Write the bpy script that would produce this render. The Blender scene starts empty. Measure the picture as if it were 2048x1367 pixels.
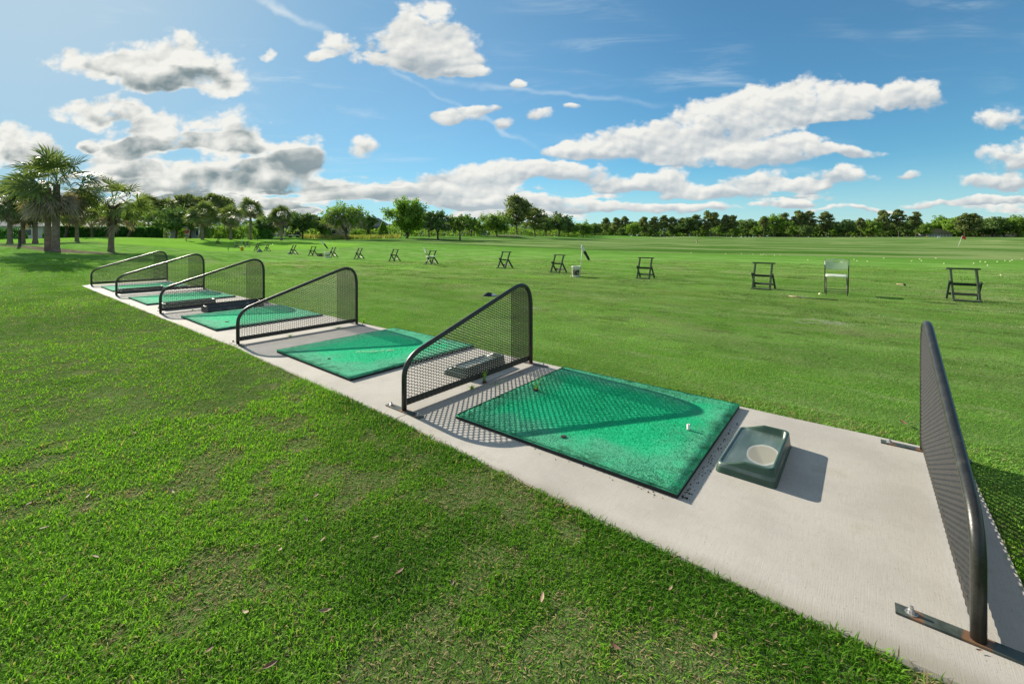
import bpy, bmesh, math, random
import numpy as np
from mathutils import Vector, Matrix

rng = np.random.default_rng(7)
random.seed(7)
R = math.radians
scene = bpy.context.scene
col = scene.collection

# ------------------------------------------------------------------ frame of the place
EYE = 1.35
U = np.array([0.777, -0.629]); V = np.array([0.629, 0.777])      # along / across the concrete strip
O2 = np.array([-0.839, 3.400])
RZ = math.atan2(U[1], U[0])
def uvw(u, v, z=0.0):
    p = O2 + u * U + v * V
    return Vector((float(p[0]), float(p[1]), z))
def to_uv(x, y):
    dx = x - O2[0]; dy = y - O2[1]
    return dx * U[0] + dy * U[1], dx * V[0] + dy * V[1]
FPX, HY = 874.0, 475.0
def at(px, Z):                       # a bearing from the tee and a distance give a spot on the ground
    x = (px - 1024.0) / FPX * Z
    return float(x), float(Z)
SUN_EL = R(24.6)
SUN_D = Vector((-0.732 * math.cos(SUN_EL), 0.681 * math.cos(SUN_EL), math.sin(SUN_EL))).normalized()

# ------------------------------------------------------------------ value noise for numpy
_tab = np.random.default_rng(3).random((256, 256))
def vnoise(x, y, s=0):
    xi = np.floor(x).astype(np.int64); yi = np.floor(y).astype(np.int64)
    fx = x - xi; fy = y - yi
    fx = fx * fx * (3 - 2 * fx); fy = fy * fy * (3 - 2 * fy)
    a = lambda i, j: _tab[(xi + i + 17 * s) & 255, (yi + j + 31 * s) & 255]
    return (a(0, 0) * (1 - fx) + a(1, 0) * fx) * (1 - fy) + (a(0, 1) * (1 - fx) + a(1, 1) * fx) * fy
def fbm(x, y, o=4, s=0):
    t = 0; w = 0.5; n = 0
    for k in range(o):
        t = t + w * vnoise(x * 2 ** k, y * 2 ** k, s + k); n += w; w *= 0.5
    return t / n
def sstep(a, b, x):
    t = np.clip((x - a) / (b - a), 0, 1); return t * t * (3 - 2 * t)

# ------------------------------------------------------------------ terrain height
_ctl = []
for px, py, Z in [(108,502,24),(223,503,27),(39,490,24),(20,487,42),(47,487,44),(155,482,48),(210,477,66),(120,478,60),
                  (373,485,58.8),(404,480,60),(461,481,62),(500,480.5,66),(563,481,66),(345,477,78),(280,479,64),(300,488,47),
                  (180,484,48),(695,480,90),(640,481,80),(815,476,95),(876,479,88),(921,480,90),(1000,474,120),(1035,472.5,140),
                  (1098,478.5,130),(1165,474.5,190),(1115,472.5,170),(1393,494,62),(1916,494,62),(1250,492,62),(1650,494,62),
                  (1250,473.5,290),(1500,474,290),(1750,474,290),(2000,474.5,290),(1390,480,150),(1600,482,150),(1850,484,150),
                  (760,472,120),(600,473,110),(450,478,80),(60,478,70),(-150,486,40),(-300,480,60),(2300,484,120),(2300,474,290),
                  (800,484,66),(950,484,70),(1100,486,70),(250,489,40), (-250,505,22)]:
    x, y = at(px, Z); _ctl.append((x, y, EYE - (py - HY) * Z / FPX))
for u, v, z in [(-16,0,.03),(-17.5,1,.08),(-21,0,.35),(-25,0,.5),(-21,-4,.32),(-16,-4,.05),(-13,-5,0),(-20,5,.18),(-26,5,.33),(-30,9,.22),(-20,9,.05)]:
    p = uvw(u, v); _ctl.append((p.x, p.y, z))
for px, Z in [(1925,9.3),(1515,11.5),(1281,14.4),(1105,16.9),(1000,19.3),(857,22),(783,25.1),(712,27.8),(660,30.6),(621,33.2),(580,35.7),(508,40),(467,44),(430,47),
              (640,15),(900,13),(1150,10),(1500,8),(2000,6),(1100,30),(1400,24),(1800,18),(1400,35),(1900,26),(900,40),(2300,14),(2600,5),(-300,9),(-900,7),(400,22),(500,27)]:
    x, y = at(px, Z); _ctl.append((x, y, 0.0))
for a in range(-180, 180, 30):
    for r in (1.2, 3.0):
        _ctl.append((r * math.sin(R(a)), r * math.cos(R(a)), 0.0))
for a in (-180, -150, -120, -90, 90, 120, 150):
    for r in (8, 25, 90, 300):
        _ctl.append((r * math.sin(R(a)), r * math.cos(R(a)), 0.2))
for a in (-60, -45, -30, -15, 0, 15, 30, 45, 60):
    for r in (420, 1000, 1900):
        _ctl.append((r * math.sin(R(a)), r * math.cos(R(a)), 1.8))
_ctl = np.array(_ctl)
def _feat(x, y):
    r = np.sqrt(x * x + y * y); az = np.arctan2(x, y)
    return np.stack([np.sin(az) * 1.8, np.cos(az) * 1.8, np.log(np.maximum(r, 0.4))], -1)
_cf = _feat(_ctl[:, 0], _ctl[:, 1])
def _ker(a, b):
    d2 = ((a[:, None, :] - b[None, :, :]) ** 2).sum(-1)
    return np.exp(-np.sqrt(d2 + 0.004) / 0.55)
_mean = 0.0
_w = np.linalg.solve(_ker(_cf, _cf) + 0.01 * np.eye(len(_cf)), _ctl[:, 2])
def terrain(x, y):
    x = np.atleast_1d(np.asarray(x, float)); y = np.atleast_1d(np.asarray(y, float))
    z = np.empty(len(x))
    for i in range(0, len(x), 20000):
        s = slice(i, i + 20000)
        z[s] = _ker(_feat(x[s], y[s]), _cf) @ _w
    u, v = to_uv(x, y); r = np.sqrt(x * x + y * y)
    wl = sstep(60, 5, r)                                 # keep the tee itself level
    lvl = sstep(-15.5, -14.5, u) * sstep(44, 36, v)
    z = z * (1 - lvl * sstep(120, 60, r))
    und = sstep(40, 60, v) * sstep(30, 60, r) * sstep(420, 250, r)
    z = z - 0.22 * sstep(37.6, 40, v) * sstep(-75, -50, u) * sstep(75, 50, v)
    z = z + und * (0.75 * (fbm(u / 60 + 5, v / 34 + 2, 3, 5) - 0.5))
    # mounds beyond the practice area
    for mx, Z, rx, ry, h in ((1030, 128, 9, 7, 0.75), (1215, 210, 22, 10, 0.9), (1400, 190, 20, 9, 0.8), (2000, 150, 24, 9, 0.7), (290, 62, 12, 6, 0.35)):
        cx, cy = at(mx, Z)
        z = z + h * np.exp(-(((x - cx) / rx) ** 2 + ((y - cy) / ry) ** 2))
    near = sstep(30, 10, r)
    z = z - 0.010 + near * 0.010 * (fbm(x * 1.7, y * 1.7, 3, 9) - 0.5)
    pad = sstep(-14.35, -14.2, u) * sstep(3.2, 3.05, u) * sstep(-0.03, 0.08, v) * sstep(1.72, 1.6, v)
    return z * (1 - pad) + pad * (-0.03)
def tz(x, y):
    return float(terrain([x], [y])[0])

# ------------------------------------------------------------------ material helpers
def nt(m):
    m.use_nodes = True
    t = m.node_tree; t.nodes.clear(); return t
class NB:
    def __init__(s, tree): s.t = tree; s.n = tree.nodes; s.l = tree.links
    def node(s, ty, ins=None, **kw):
        n = s.n.new(ty)
        for k, v in kw.items(): setattr(n, k, v)
        for k, v in (ins or {}).items(): s.set(n.inputs[k], v)
        return n
    def set(s, sock, v):
        if isinstance(v, bpy.types.NodeSocket): s.l.new(v, sock)
        else:
            try: sock.default_value = v
            except Exception:
                sock.default_value = (v[0], v[1], v[2], 1.0) if len(v) == 3 else v
    def math(s, op, a, b=None, c=None, clamp=False):
        n = s.n.new('ShaderNodeMath'); n.operation = op; n.use_clamp = clamp
        s.set(n.inputs[0], a)
        if b is not None: s.set(n.inputs[1], b)
        if c is not None: s.set(n.inputs[2], c)
        return n.outputs[0]
    def vec(s, op, a, b=None, c=None):
        n = s.n.new('ShaderNodeVectorMath'); n.operation = op
        s.set(n.inputs[0], a)
        if b is not None: s.set(n.inputs[1], b)
        if c is not None: s.set(n.inputs[2], c)
        return n.outputs['Value'] if op in ('DOT_PRODUCT', 'LENGTH', 'DISTANCE') else n.outputs[0]
    def mix(s, f, a, b, ty='MIX'):
        n = s.n.new('ShaderNodeMix'); n.data_type = 'RGBA'; n.blend_type = ty; n.clamp_factor = True
        s.set(n.inputs[0], f); s.set(n.inputs[6], a); s.set(n.inputs[7], b); return n.outputs[2]
    def noise(s, v, scale, detail=3, rough=0.5, dist=0.0):
        n = s.node('ShaderNodeTexNoise', {'Scale': scale, 'Detail': detail, 'Roughness': rough, 'Distortion': dist})
        if v is not None: s.set(n.inputs['Vector'], v)
        return n
    def ramp(s, f, lo, hi, a=0.0, b=1.0):
        n = s.node('ShaderNodeMapRange', {'Value': f, 'From Min': lo, 'From Max': hi, 'To Min': a, 'To Max': b}, interpolation_type='SMOOTHSTEP'); return n.outputs[0]
    def attr(s, name):
        return s.node('ShaderNodeAttribute', attribute_name=name)
    def pos(s): return s.n.new('ShaderNodeNewGeometry').outputs['Position']
    def obj(s): return s.n.new('ShaderNodeTexCoord').outputs['Object']
    def rnd(s): return s.n.new('ShaderNodeObjectInfo').outputs['Random']
    def bump(s, h, strength=0.3, dist=0.01):
        return s.node('ShaderNodeBump', {'Height': h, 'Strength': strength, 'Distance': dist}).outputs[0]
    def out(s, sh, vol=None):
        o = s.n.new('ShaderNodeOutputMaterial'); s.l.new(sh, o.inputs['Surface'])
    def bsdf(s, color, rough=0.6, normal=None, metal=0.0, spec=0.5):
        b = s.node('ShaderNodeBsdfPrincipled', {'Base Color': color, 'Roughness': rough, 'Metallic': metal, 'Specular IOR Level': spec})
        if normal is not None: s.l.new(normal, b.inputs['Normal'])
        return b.outputs[0]
def c3(r, g, b): return (r, g, b, 1.0)
def simple(name, color, rough=0.6, var=0.25, scale=12, metal=0.0, spec=0.5, bump=0.15, dirt=None):
    m = bpy.data.materials.new(name); b = NB(nt(m))
    p = b.obj(); n = b.noise(p, scale, 5, 0.6); n2 = b.noise(p, scale * 7, 4, 0.6)
    f = b.math('ADD', b.math('MULTIPLY', n.outputs[0], 0.6), b.math('MULTIPLY', n2.outputs[0], 0.4))
    f = b.ramp(f, 0.35, 0.65)
    lo = tuple(x * (1 - var) for x in color[:3]) + (1,); hi = tuple(min(1, x * (1 + var)) for x in color[:3]) + (1,)
    c = b.mix(f, lo, hi)
    if dirt is not None:
        n3 = b.noise(p, scale * 0.6, 6, 0.7)
        c = b.mix(b.ramp(n3.outputs[0], 0.55, 0.72), c, dirt)
    rr = b.math('ADD', rough - 0.08, b.math('MULTIPLY', n2.outputs[0], 0.16))
    b.out(b.bsdf(c, rr, b.bump(n2.outputs[0], bump, 0.01), metal, spec))
    return m
FOL = 1.95
def leafy(name, dark, light, trans=0.35, scale=0.35, attr=None, rough=0.5, translucent_tint=1.3):
    m = bpy.data.materials.new(name); b = NB(nt(m))
    p = b.obj(); n = b.noise(p, scale, 4, 0.6)
    g = b.n.new('ShaderNodeNewGeometry')
    f = b.math('ADD', b.math('MULTIPLY', b.ramp(n.outputs[0], 0.3, 0.7), 0.65), b.math('MULTIPLY', g.outputs['Random Per Island'], 0.45))
    f = b.math('ADD', f, b.math('MULTIPLY', b.math('SUBTRACT', b.rnd(), 0.5), 0.25), clamp=True)
    c = b.mix(f, tuple(x * FOL for x in dark[:3]) + (1,), tuple(x * FOL for x in light[:3]) + (1,))
    d = b.node('ShaderNodeBsdfPrincipled', {'Base Color': c, 'Roughness': rough, 'Specular IOR Level': 0.12})
    tc = b.mix(1.0, c, c3(translucent_tint, translucent_tint * 1.05, 0.55), 'MULTIPLY')
    t = b.node('ShaderNodeBsdfTranslucent', {'Color': tc})
    mx = b.node('ShaderNodeMixShader', {0: trans}); b.l.new(d.outputs[0], mx.inputs[1]); b.l.new(t.outputs[0], mx.inputs[2])
    b.out(mx.outputs[0]); return m

# ------------------------------------------------------------------ mesh helpers
class MB:
    def __init__(s): s.v = []; s.f = []; s.mi = []
    def add(s, vs, fs, mi=0):
        o = len(s.v); s.v.extend([tuple(x) for x in vs]); s.f.extend([tuple(i + o for i in f) for f in fs]); s.mi.extend([mi] * len(fs)); return s
    def box(s, c, size, rot=None, mi=0):
        hx, hy, hz = size[0] / 2, size[1] / 2, size[2] / 2
        vs = [Vector((x, y, z)) for x in (-hx, hx) for y in (-hy, hy) for z in (-hz, hz)]
        if rot is not None: vs = [rot @ q for q in vs]
        c = Vector(c)
        return s.add([q + c for q in vs], [(0, 1, 3, 2), (4, 6, 7, 5), (0, 4, 5, 1), (2, 3, 7, 6), (0, 2, 6, 4), (1, 5, 7, 3)], mi)
    def bar(s, a, b_, w, h, up=(0, 0, 1), mi=0):          # a squared bar from a to b
        a = Vector(a); b_ = Vector(b_); d = (b_ - a); L = d.length; d.normalize()
        x = d.cross(Vector(up)); x.normalize(); z = x.cross(d)
        M = Matrix((x, d, z)).transposed()
        return s.box((a + b_) / 2, (w, L, h), M, mi)
    def tube(s, pts, rad, n=10, cap=True, mi=0):
        pts = [Vector(p) for p in pts]
        if not hasattr(rad, '__len__'): rad = [rad] * len(pts)
        rings = []; ref = None
        for i, p in enumerate(pts):
            d = (pts[min(i + 1, len(pts) - 1)] - pts[max(i - 1, 0)]).normalized()
            if ref is None: ref = d.orthogonal().normalized()
            ref = (ref - d * ref.dot(d)).normalized(); q = d.cross(ref)
            rings.append([p + (ref * math.cos(2 * math.pi * k / n) + q * math.sin(2 * math.pi * k / n)) * rad[i] for k in range(n)])
        vs = [x for r_ in rings for x in r_]; fs = []
        for i in range(len(pts) - 1):
            for k in range(n):
                k2 = (k + 1) % n; fs.append((i * n + k, i * n + k2, (i + 1) * n + k2, (i + 1) * n + k))
        if cap: fs.append(tuple(range(n - 1, -1, -1))); fs.append(tuple((len(pts) - 1) * n + k for k in range(n)))
        return s.add(vs, fs, mi)
    def lathe(s, prof, c=(0, 0, 0), n=24, mi=0):
        vs = []; fs = []
        for (r_, z) in prof:
            for k in range(n):
                a = 2 * math.pi * k / n; vs.append((c[0] + r_ * math.cos(a), c[1] + r_ * math.sin(a), c[2] + z))
        for i in range(len(prof) - 1):
            for k in range(n):
                k2 = (k + 1) % n; fs.append((i * n + k, i * n + k2, (i + 1) * n + k2, (i + 1) * n + k))
        return s.add(vs, fs, mi)
    def build(s, name, mats, parent=None, smooth=False, bevel=0):
        me = bpy.data.meshes.new(name); me.from_pydata(s.v, [], s.f)
        mats = mats if isinstance(mats, (list, tuple)) else [mats]
        for m in mats: me.materials.append(m)
        if len(mats) > 1: me.polygons.foreach_set('material_index', s.mi)
        if smooth: me.polygons.foreach_set('use_smooth', [True] * len(me.polygons))
        me.update()
        o = bpy.data.objects.new(name, me); col.objects.link(o)
        if parent is not None: o.parent = parent
        if bevel:
            md = o.modifiers.new('bevel', 'BEVEL'); md.width = bevel; md.segments = 2; md.limit_method = 'ANGLE'; md.angle_limit = R(40)
        return o
def np_mesh(name, verts, loops, starts, totals, mat, parent=None, smooth=False, colors=None):
    me = bpy.data.meshes.new(name)
    me.vertices.add(len(verts)); me.vertices.foreach_set('co', np.asarray(verts, np.float32).ravel())
    me.loops.add(len(loops)); me.loops.foreach_set('vertex_index', np.asarray(loops, np.int32).ravel())
    me.polygons.add(len(starts)); me.polygons.foreach_set('loop_start', np.asarray(starts, np.int32)); me.polygons.foreach_set('loop_total', np.asarray(totals, np.int32))
    if smooth: me.polygons.foreach_set('use_smooth', np.ones(len(starts), bool))
    if colors is not None:
        a = me.attributes.new('tint', 'FLOAT_COLOR', 'POINT'); a.data.foreach_set('color', np.asarray(colors, np.float32).ravel())
    me.materials.append(mat); me.update(calc_edges=True); me.validate()
    o = bpy.data.objects.new(name, me); col.objects.link(o)
    if parent is not None: o.parent = parent
    return o
def quads_mesh(name, q, mat, parent=None, colors=None):              # q: (n,4,3)
    q = np.asarray(q, np.float32); n = len(q)
    cs = None if colors is None else np.repeat(colors, 4, 0)
    return np_mesh(name, q.reshape(-1, 3), np.arange(n * 4), np.arange(n) * 4, np.full(n, 4), mat, parent, False, cs)
def tag(o, label=None, cat=None, group=None, kind=None):
    if label: o['label'] = label
    if cat: o['category'] = cat
    if group: o['group'] = group
    if kind: o['kind'] = kind
    return o
def thing(name, label, cat, loc=(0, 0, 0), rz=0, group=None):
    o = bpy.data.objects.new(name, None); o.empty_display_size = 0.2; col.objects.link(o)
    o.location = loc; o.rotation_euler = (0, 0, rz)
    return tag(o, label, cat, group)
def kids(o): return [c for c in bpy.data.objects if c.parent == o]
_kid_cache = {}
def copy_tree(o, label=None, loc=None, rz=None, scale=None, group=None, parent=None):
    c = o.copy(); col.objects.link(c)
    if parent is not None: c.parent = parent
    if label: c['label'] = label
    if group: c['group'] = group
    if loc is not None: c.location = loc
    if rz is not None: c.rotation_euler = (0, 0, rz)
    if scale is not None: c.scale = scale if hasattr(scale, '__len__') else (scale,) * 3
    if o.name not in _kid_cache: _kid_cache[o.name] = list(kids(o))
    for ch in _kid_cache[o.name]: copy_tree(ch, parent=c)
    return c

# ------------------------------------------------------------------ render settings, camera, sun
scene.render.engine = 'CYCLES'
scene.cycles.use_denoising = True
scene.cycles.max_bounces = 6; scene.cycles.transparent_max_bounces = 8
scene.cycles.sample_clamp_indirect = 6
vs_ = scene.view_settings; scene.display_settings.display_device = 'sRGB'
vs_.view_transform = 'Standard'; vs_.look = 'None'; vs_.exposure = 1.22; vs_.gamma = 1.0
cd = bpy.data.cameras.new('camera'); cam = bpy.data.objects.new('camera', cd); col.objects.link(cam)
cam.location = (0, 0, EYE); cam.rotation_euler = (R(90), 0, 0)
cd.sensor_width = 36; cd.sensor_fit = 'HORIZONTAL'; cd.lens = FPX / 2048 * 36; cd.shift_y = (HY - 683.5) / 2048
cd.clip_start = 0.05; cd.clip_end = 6000
scene.camera = cam
sl = bpy.data.lights.new('sun', 'SUN'); sl.energy = 4.0; sl.angle = R(0.42); sl.color = (1.0, 0.92, 0.77)
so = bpy.data.objects.new('sun', sl); col.objects.link(so); so.rotation_euler = SUN_D.to_track_quat('Z', 'Y').to_euler(); so.location = (-30, 30, 40)

# ------------------------------------------------------------------ sky: Nishita with procedural cumulus in it
SKY_STRENGTH = 0.060
CLOUDS = [  # bearing and height of each cumulus mass (as px of the 2048 frame), half sizes
 (190,125,95,26),(340,130,130,52),(300,160,70,26),(440,165,62,26),(190,218,78,24),(255,236,70,24),(335,258,55,26),(300,285,110,20),
 (470,262,68,40),(420,292,90,22),(270,300,70,18),(15,285,80,36),(75,312,70,26),(610,305,56,34),(560,330,80,32),(480,345,110,20),
 (235,330,70,22),(310,352,110,22),(560,366,120,14),(380,380,130,16),(700,388,110,12),(420,405,240,12),(175,290,22,12),
 (850,52,62,34),(795,88,62,34),(890,108,60,38),(735,116,30,12),(935,142,34,9),(850,120,60,22),
 (672,88,38,22),(636,116,26,12),(545,108,22,14),(918,232,40,15),(960,218,26,10),(895,242,20,13),(1070,230,24,9),(1140,213,18,5),(1040,166,14,8),(1010,243,16,9),
 (727,291,30,17),(935,352,80,24),(1010,340,60,22),(1085,338,48,17),(1140,342,46,14),(930,383,100,14),(1010,402,150,10),
 (1150,297,52,13),(1250,290,90,26),(1330,268,90,30),(1420,250,80,38),(1500,225,90,34),(1580,205,80,32),(1655,195,70,32),(1735,203,60,22),(1830,190,48,26),(1690,232,56,10),
 (1410,310,100,20),(1540,292,66,34),(1600,300,50,24),(1700,303,50,10),(1240,361,52,14),(1330,357,50,15),(1400,380,70,12),(1530,365,62,15),(1600,372,50,10),(1690,352,62,16),(1480,388,90,10),
 (2012,236,60,18),(2025,308,58,28),(2010,362,70,12),(1970,397,80,7),(1860,404,50,6),(1570,408,55,7),(1200,412,140,9),(1400,416,110,8),(1825,343,26,6),(1720,418,70,5),
]
w = bpy.data.worlds.new('World'); scene.world = w; w.use_nodes = True
wt = w.node_tree; wt.nodes.clear(); b = NB(wt)
gen = b.n.new('ShaderNodeTexCoord').outputs['Generated']
sp = b.node('ShaderNodeSeparateXYZ', {0: gen})
ysafe = b.math('MAXIMUM', sp.outputs[1], 0.03)
pp = b.math('DIVIDE', sp.outputs[0], ysafe); qq = b.math('DIVIDE', sp.outputs[2], ysafe)
vec = b.node('ShaderNodeCombineXYZ', {0: pp, 1: qq, 2: 0.0}).outputs[0]
# small billows get finer towards the horizon
nv = b.node('ShaderNodeCombineXYZ', {0: pp, 1: b.math('MULTIPLY', qq, 1.35), 2: 0.3}).outputs[0]
warp = b.noise(nv, 7.0, 3, 0.55)
wv = b.vec('MULTIPLY_ADD', warp.outputs['Color'], (0.10, 0.06, 0), vec)
wv = b.vec('SUBTRACT', wv, (0.05, 0.03, 0))
wv = b.vec('ADD', wv, (0, 0, 1))
acc = None
for i_, (cx, cy, rx, ry) in enumerate(CLOUDS):
    if i_ % 12 == 11: wv = b.vec('MULTIPLY_ADD', acc, (1e-7, 1e-7, 0), wv)     # orders the evaluation of this long chain
    cp = (cx - 1024) / FPX; cq = (HY - cy) / FPX; kx = 1.42 if cx < 720 else 1.62; ix = FPX / (rx * kx); iy = FPX / (ry * (kx + 0.06))
    d = b.vec('MULTIPLY_ADD', wv, (ix, iy, 1), (-cp * ix, -cq * iy, 0))
    k = b.math('SUBTRACT', 2.0, b.vec('DOT_PRODUCT', d, d), clamp=True)
    sc = b.node('ShaderNodeVectorMath', operation='SCALE'); b.l.new(d, sc.inputs[0]); b.l.new(k, sc.inputs['Scale'])
    acc = sc.outputs[0] if acc is None else b.vec('ADD', acc, sc.outputs[0])
sa = b.node('ShaderNodeSeparateXYZ', {0: acc})
S = b.math('MINIMUM', sa.outputs[2], 1.25)
t = b.math('DIVIDE', sa.outputs[1], b.math('MAXIMUM', sa.outputs[2], 0.05))       # -1 base .. 1 top
# unseen cumulus behind and above the viewer, spread wide as added white fill light
gn = b.noise(gen, 2.2, 5, 0.6)
back = b.math('MULTIPLY', b.ramp(sp.outputs[1], 0.25, -0.1), b.ramp(gn.outputs[0], 0.40, 0.58))
S = b.math('ADD', S, b.math('MULTIPLY', back, b.ramp(sp.outputs[2], 0.0, 0.15)))
n1 = b.noise(nv, 10.0, 11, 0.575, 0.2)
nv2 = b.vec('ADD', nv, (-0.008, 0.014, 0.0))
n2 = b.noise(nv2, 11.0, 5, 0.5, 0.2)
n1c = b.noise(nv, 11.0, 5, 0.5, 0.2)
dens = b.math('ADD', S, b.math('MULTIPLY', b.math('SUBTRACT', n1.outputs[0], 0.54), 3.4))
lown = b.noise(b.node('ShaderNodeCombineXYZ', {0: b.math('MULTIPLY', pp, 5.5), 1: b.math('MULTIPLY', qq, 26.0), 2: 0.7}).outputs[0], 1.0, 5, 0.55)
low = b.math('MULTIPLY', b.ramp(b.math('ADD', lown.outputs[0], b.ramp(pp, 0.5, -0.5, 0.0, 0.07)), 0.48, 0.64), b.math('MULTIPLY', b.ramp(qq, 0.015, 0.05), b.ramp(qq, 0.155, 0.09)))
S = b.math('MINIMUM', b.math('ADD', S, b.math('MULTIPLY', low, b.ramp(pp, 0.4, -0.5, 0.8, 1.3))), 1.25)
vw = b.vec('MULTIPLY_ADD', warp.outputs['Color'], (0.05, 0.05, 0.0), nv)
def puffs(c, det): return b.node('ShaderNodeTexVoronoi', {'Vector': c, 'Scale': 15.0, 'Detail': det, 'Roughness': 0.55, 'Lacunarity': 2.3, 'Randomness': 1.0}, voronoi_dimensions='2D', feature='F1', normalize=True).outputs['Distance']
pf = puffs(vw, 2.0); pf2 = puffs(b.vec('ADD', vw, (-0.0055, 0.010, 0.0)), 1.0); pf1 = puffs(vw, 1.0)
dens = b.math('ADD', b.math('SUBTRACT', S, 0.30), b.math('MULTIPLY', b.math('SUBTRACT', n1.outputs[0], 0.52), 2.5))
dens = b.math('ADD', dens, b.math('MULTIPLY', b.math('SUBTRACT', 0.34, pf), 1.5))
gate = b.ramp(S, 0.0, 0.4)
alpha = b.math('MULTIPLY', b.ramp(dens, 0.04, 0.66), gate)
# light on the clouds
rel = b.math('ADD', b.math('MULTIPLY', b.math('SUBTRACT', n1c.outputs[0], n2.outputs[0]), 2.6), b.math('MULTIPLY', b.math('SUBTRACT', pf2, pf1), 1.5))
left = b.math('MULTIPLY', b.ramp(pp, 0.05, -0.62), b.ramp(sp.outputs[1], -0.05, 0.1))                                            # towards the sun they are lit from behind
front = b.math('ADD', b.math('ADD', 0.60, rel), b.math('MULTIPLY', t, 1.05), clamp=True)
core = b.ramp(b.math('ADD', b.math('ADD', b.math('MULTIPLY', S, 0.8), b.math('MULTIPLY', b.math('SUBTRACT', n1c.outputs[0], 0.5), 2.0)), b.math('MULTIPLY', t, -0.28)), 0.74, 1.32)
backl = b.math('SUBTRACT', b.math('ADD', 1.0, b.math('MULTIPLY', rel, 0.55)), b.math('MULTIPLY', core, 1.0), clamp=True)
lit = b.math('ADD', b.math('MULTIPLY', front, b.math('SUBTRACT', 1.0, left)), b.math('MULTIPLY', backl, left))
shade_c = b.mix(left, c3(0.200, 0.228, 0.250), c3(0.095, 0.122, 0.130))
cc = b.mix(lit, shade_c, c3(0.395, 0.390, 0.365))
# high thin cirrus and two contrails
rot = b.node('ShaderNodeMapping', {'Vector': vec, 'Rotation': (0, 0, R(-24)), 'Scale': (1.6, 9.0, 1.0)}).outputs[0]
ci = b.noise(rot, 1.7, 7, 0.62, 0.6)
cm = b.noise(vec, 2.3, 2, 0.5)
cir = b.math('MULTIPLY', b.ramp(ci.outputs[0], 0.48, 0.85), b.ramp(cm.outputs[0], 0.42, 0.68))
cir = b.math('MULTIPLY', cir, b.ramp(qq, 0.02, 0.2, 0.0, 0.8))
veil = b.math('MULTIPLY', b.ramp(b.vec('LENGTH', b.vec('MULTIPLY', b.vec('SUBTRACT', vec, (-1.12, 0.66, 0)), (1.0, 1.2, 1))), 0.85, 0.1), 0.34)
def trail(x0, y0, x1, y1, wid, amt):
    p0 = ((x0 - 1024) / FPX, (HY - y0) / FPX); p1 = ((x1 - 1024) / FPX, (HY - y1) / FPX)
    dx, dy = p1[0] - p0[0], p1[1] - p0[1]; L = math.hypot(dx, dy); dx /= L; dy /= L
    q = b.vec('SUBTRACT', wv, (p0[0], p0[1], 1.0))
    al = b.vec('DOT_PRODUCT', q, (dx, dy, 0)); ac = b.vec('DOT_PRODUCT', q, (-dy, dx, 0))
    f = b.ramp(b.math('ABSOLUTE', ac), wid / FPX, 0.0)
    f = b.math('MULTIPLY', f, b.math('MULTIPLY', b.ramp(al, -0.03, 0.05), b.ramp(al, L + 0.03, L - 0.1)))
    return b.math('MULTIPLY', f, b.math('MULTIPLY', b.ramp(n1.outputs[0], 0.25, 0.65), amt))
tr = b.math('ADD', b.math('ADD', trail(505, -10, 660, 72, 12, 0.55), trail(770, 135, 1090, 300, 8, 0.42)), trail(880, 160, 1320, 208, 10, 0.3))
thin = b.math('ADD', b.math('ADD', cir, veil), tr, clamp=True)
sky = b.node('ShaderNodeTexSky', sky_type='NISHITA', sun_disc=False, sun_elevation=SUN_EL, sun_rotation=math.atan2(SUN_D.x, SUN_D.y), air_density=1.0, dust_density=0.03, ozone_density=8.0, altitude=0)
skyc = b.vec('SCALE', sky.outputs[0]); skyc.node.inputs['Scale'].default_value = SKY_STRENGTH
skyc = b.vec('MULTIPLY', skyc, (0.80, 1.15, 0.97))
hz = b.ramp(sp.outputs[2], 0.16, -0.02)
base = b.mix(b.math('MULTIPLY', hz, 0.45), skyc, c3(0.30, 0.375, 0.41))
base = b.mix(b.math('ADD', b.math('MULTIPLY', b.math('MULTIPLY', b.ramp(pp, 0.5, -1.1), b.ramp(sp.outputs[1], 0.0, 0.2)), 0.60), b.ramp(pp, 0.6, -0.3, 0.08, 0.18)), base, c3(0.150, 0.225, 0.275))
base = b.mix(thin, base, c3(0.33, 0.365, 0.38))
fin = b.mix(b.math('MULTIPLY', alpha, 0.97), base, cc)
bg = b.node('ShaderNodeBackground', {'Color': fin, 'Strength': 1.0})
b.l.new(bg.outputs[0], b.node('ShaderNodeOutputWorld').inputs['Surface'])
w.cycles.sampling_method = 'MANUAL'; w.cycles.sample_map_resolution = 512

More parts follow.
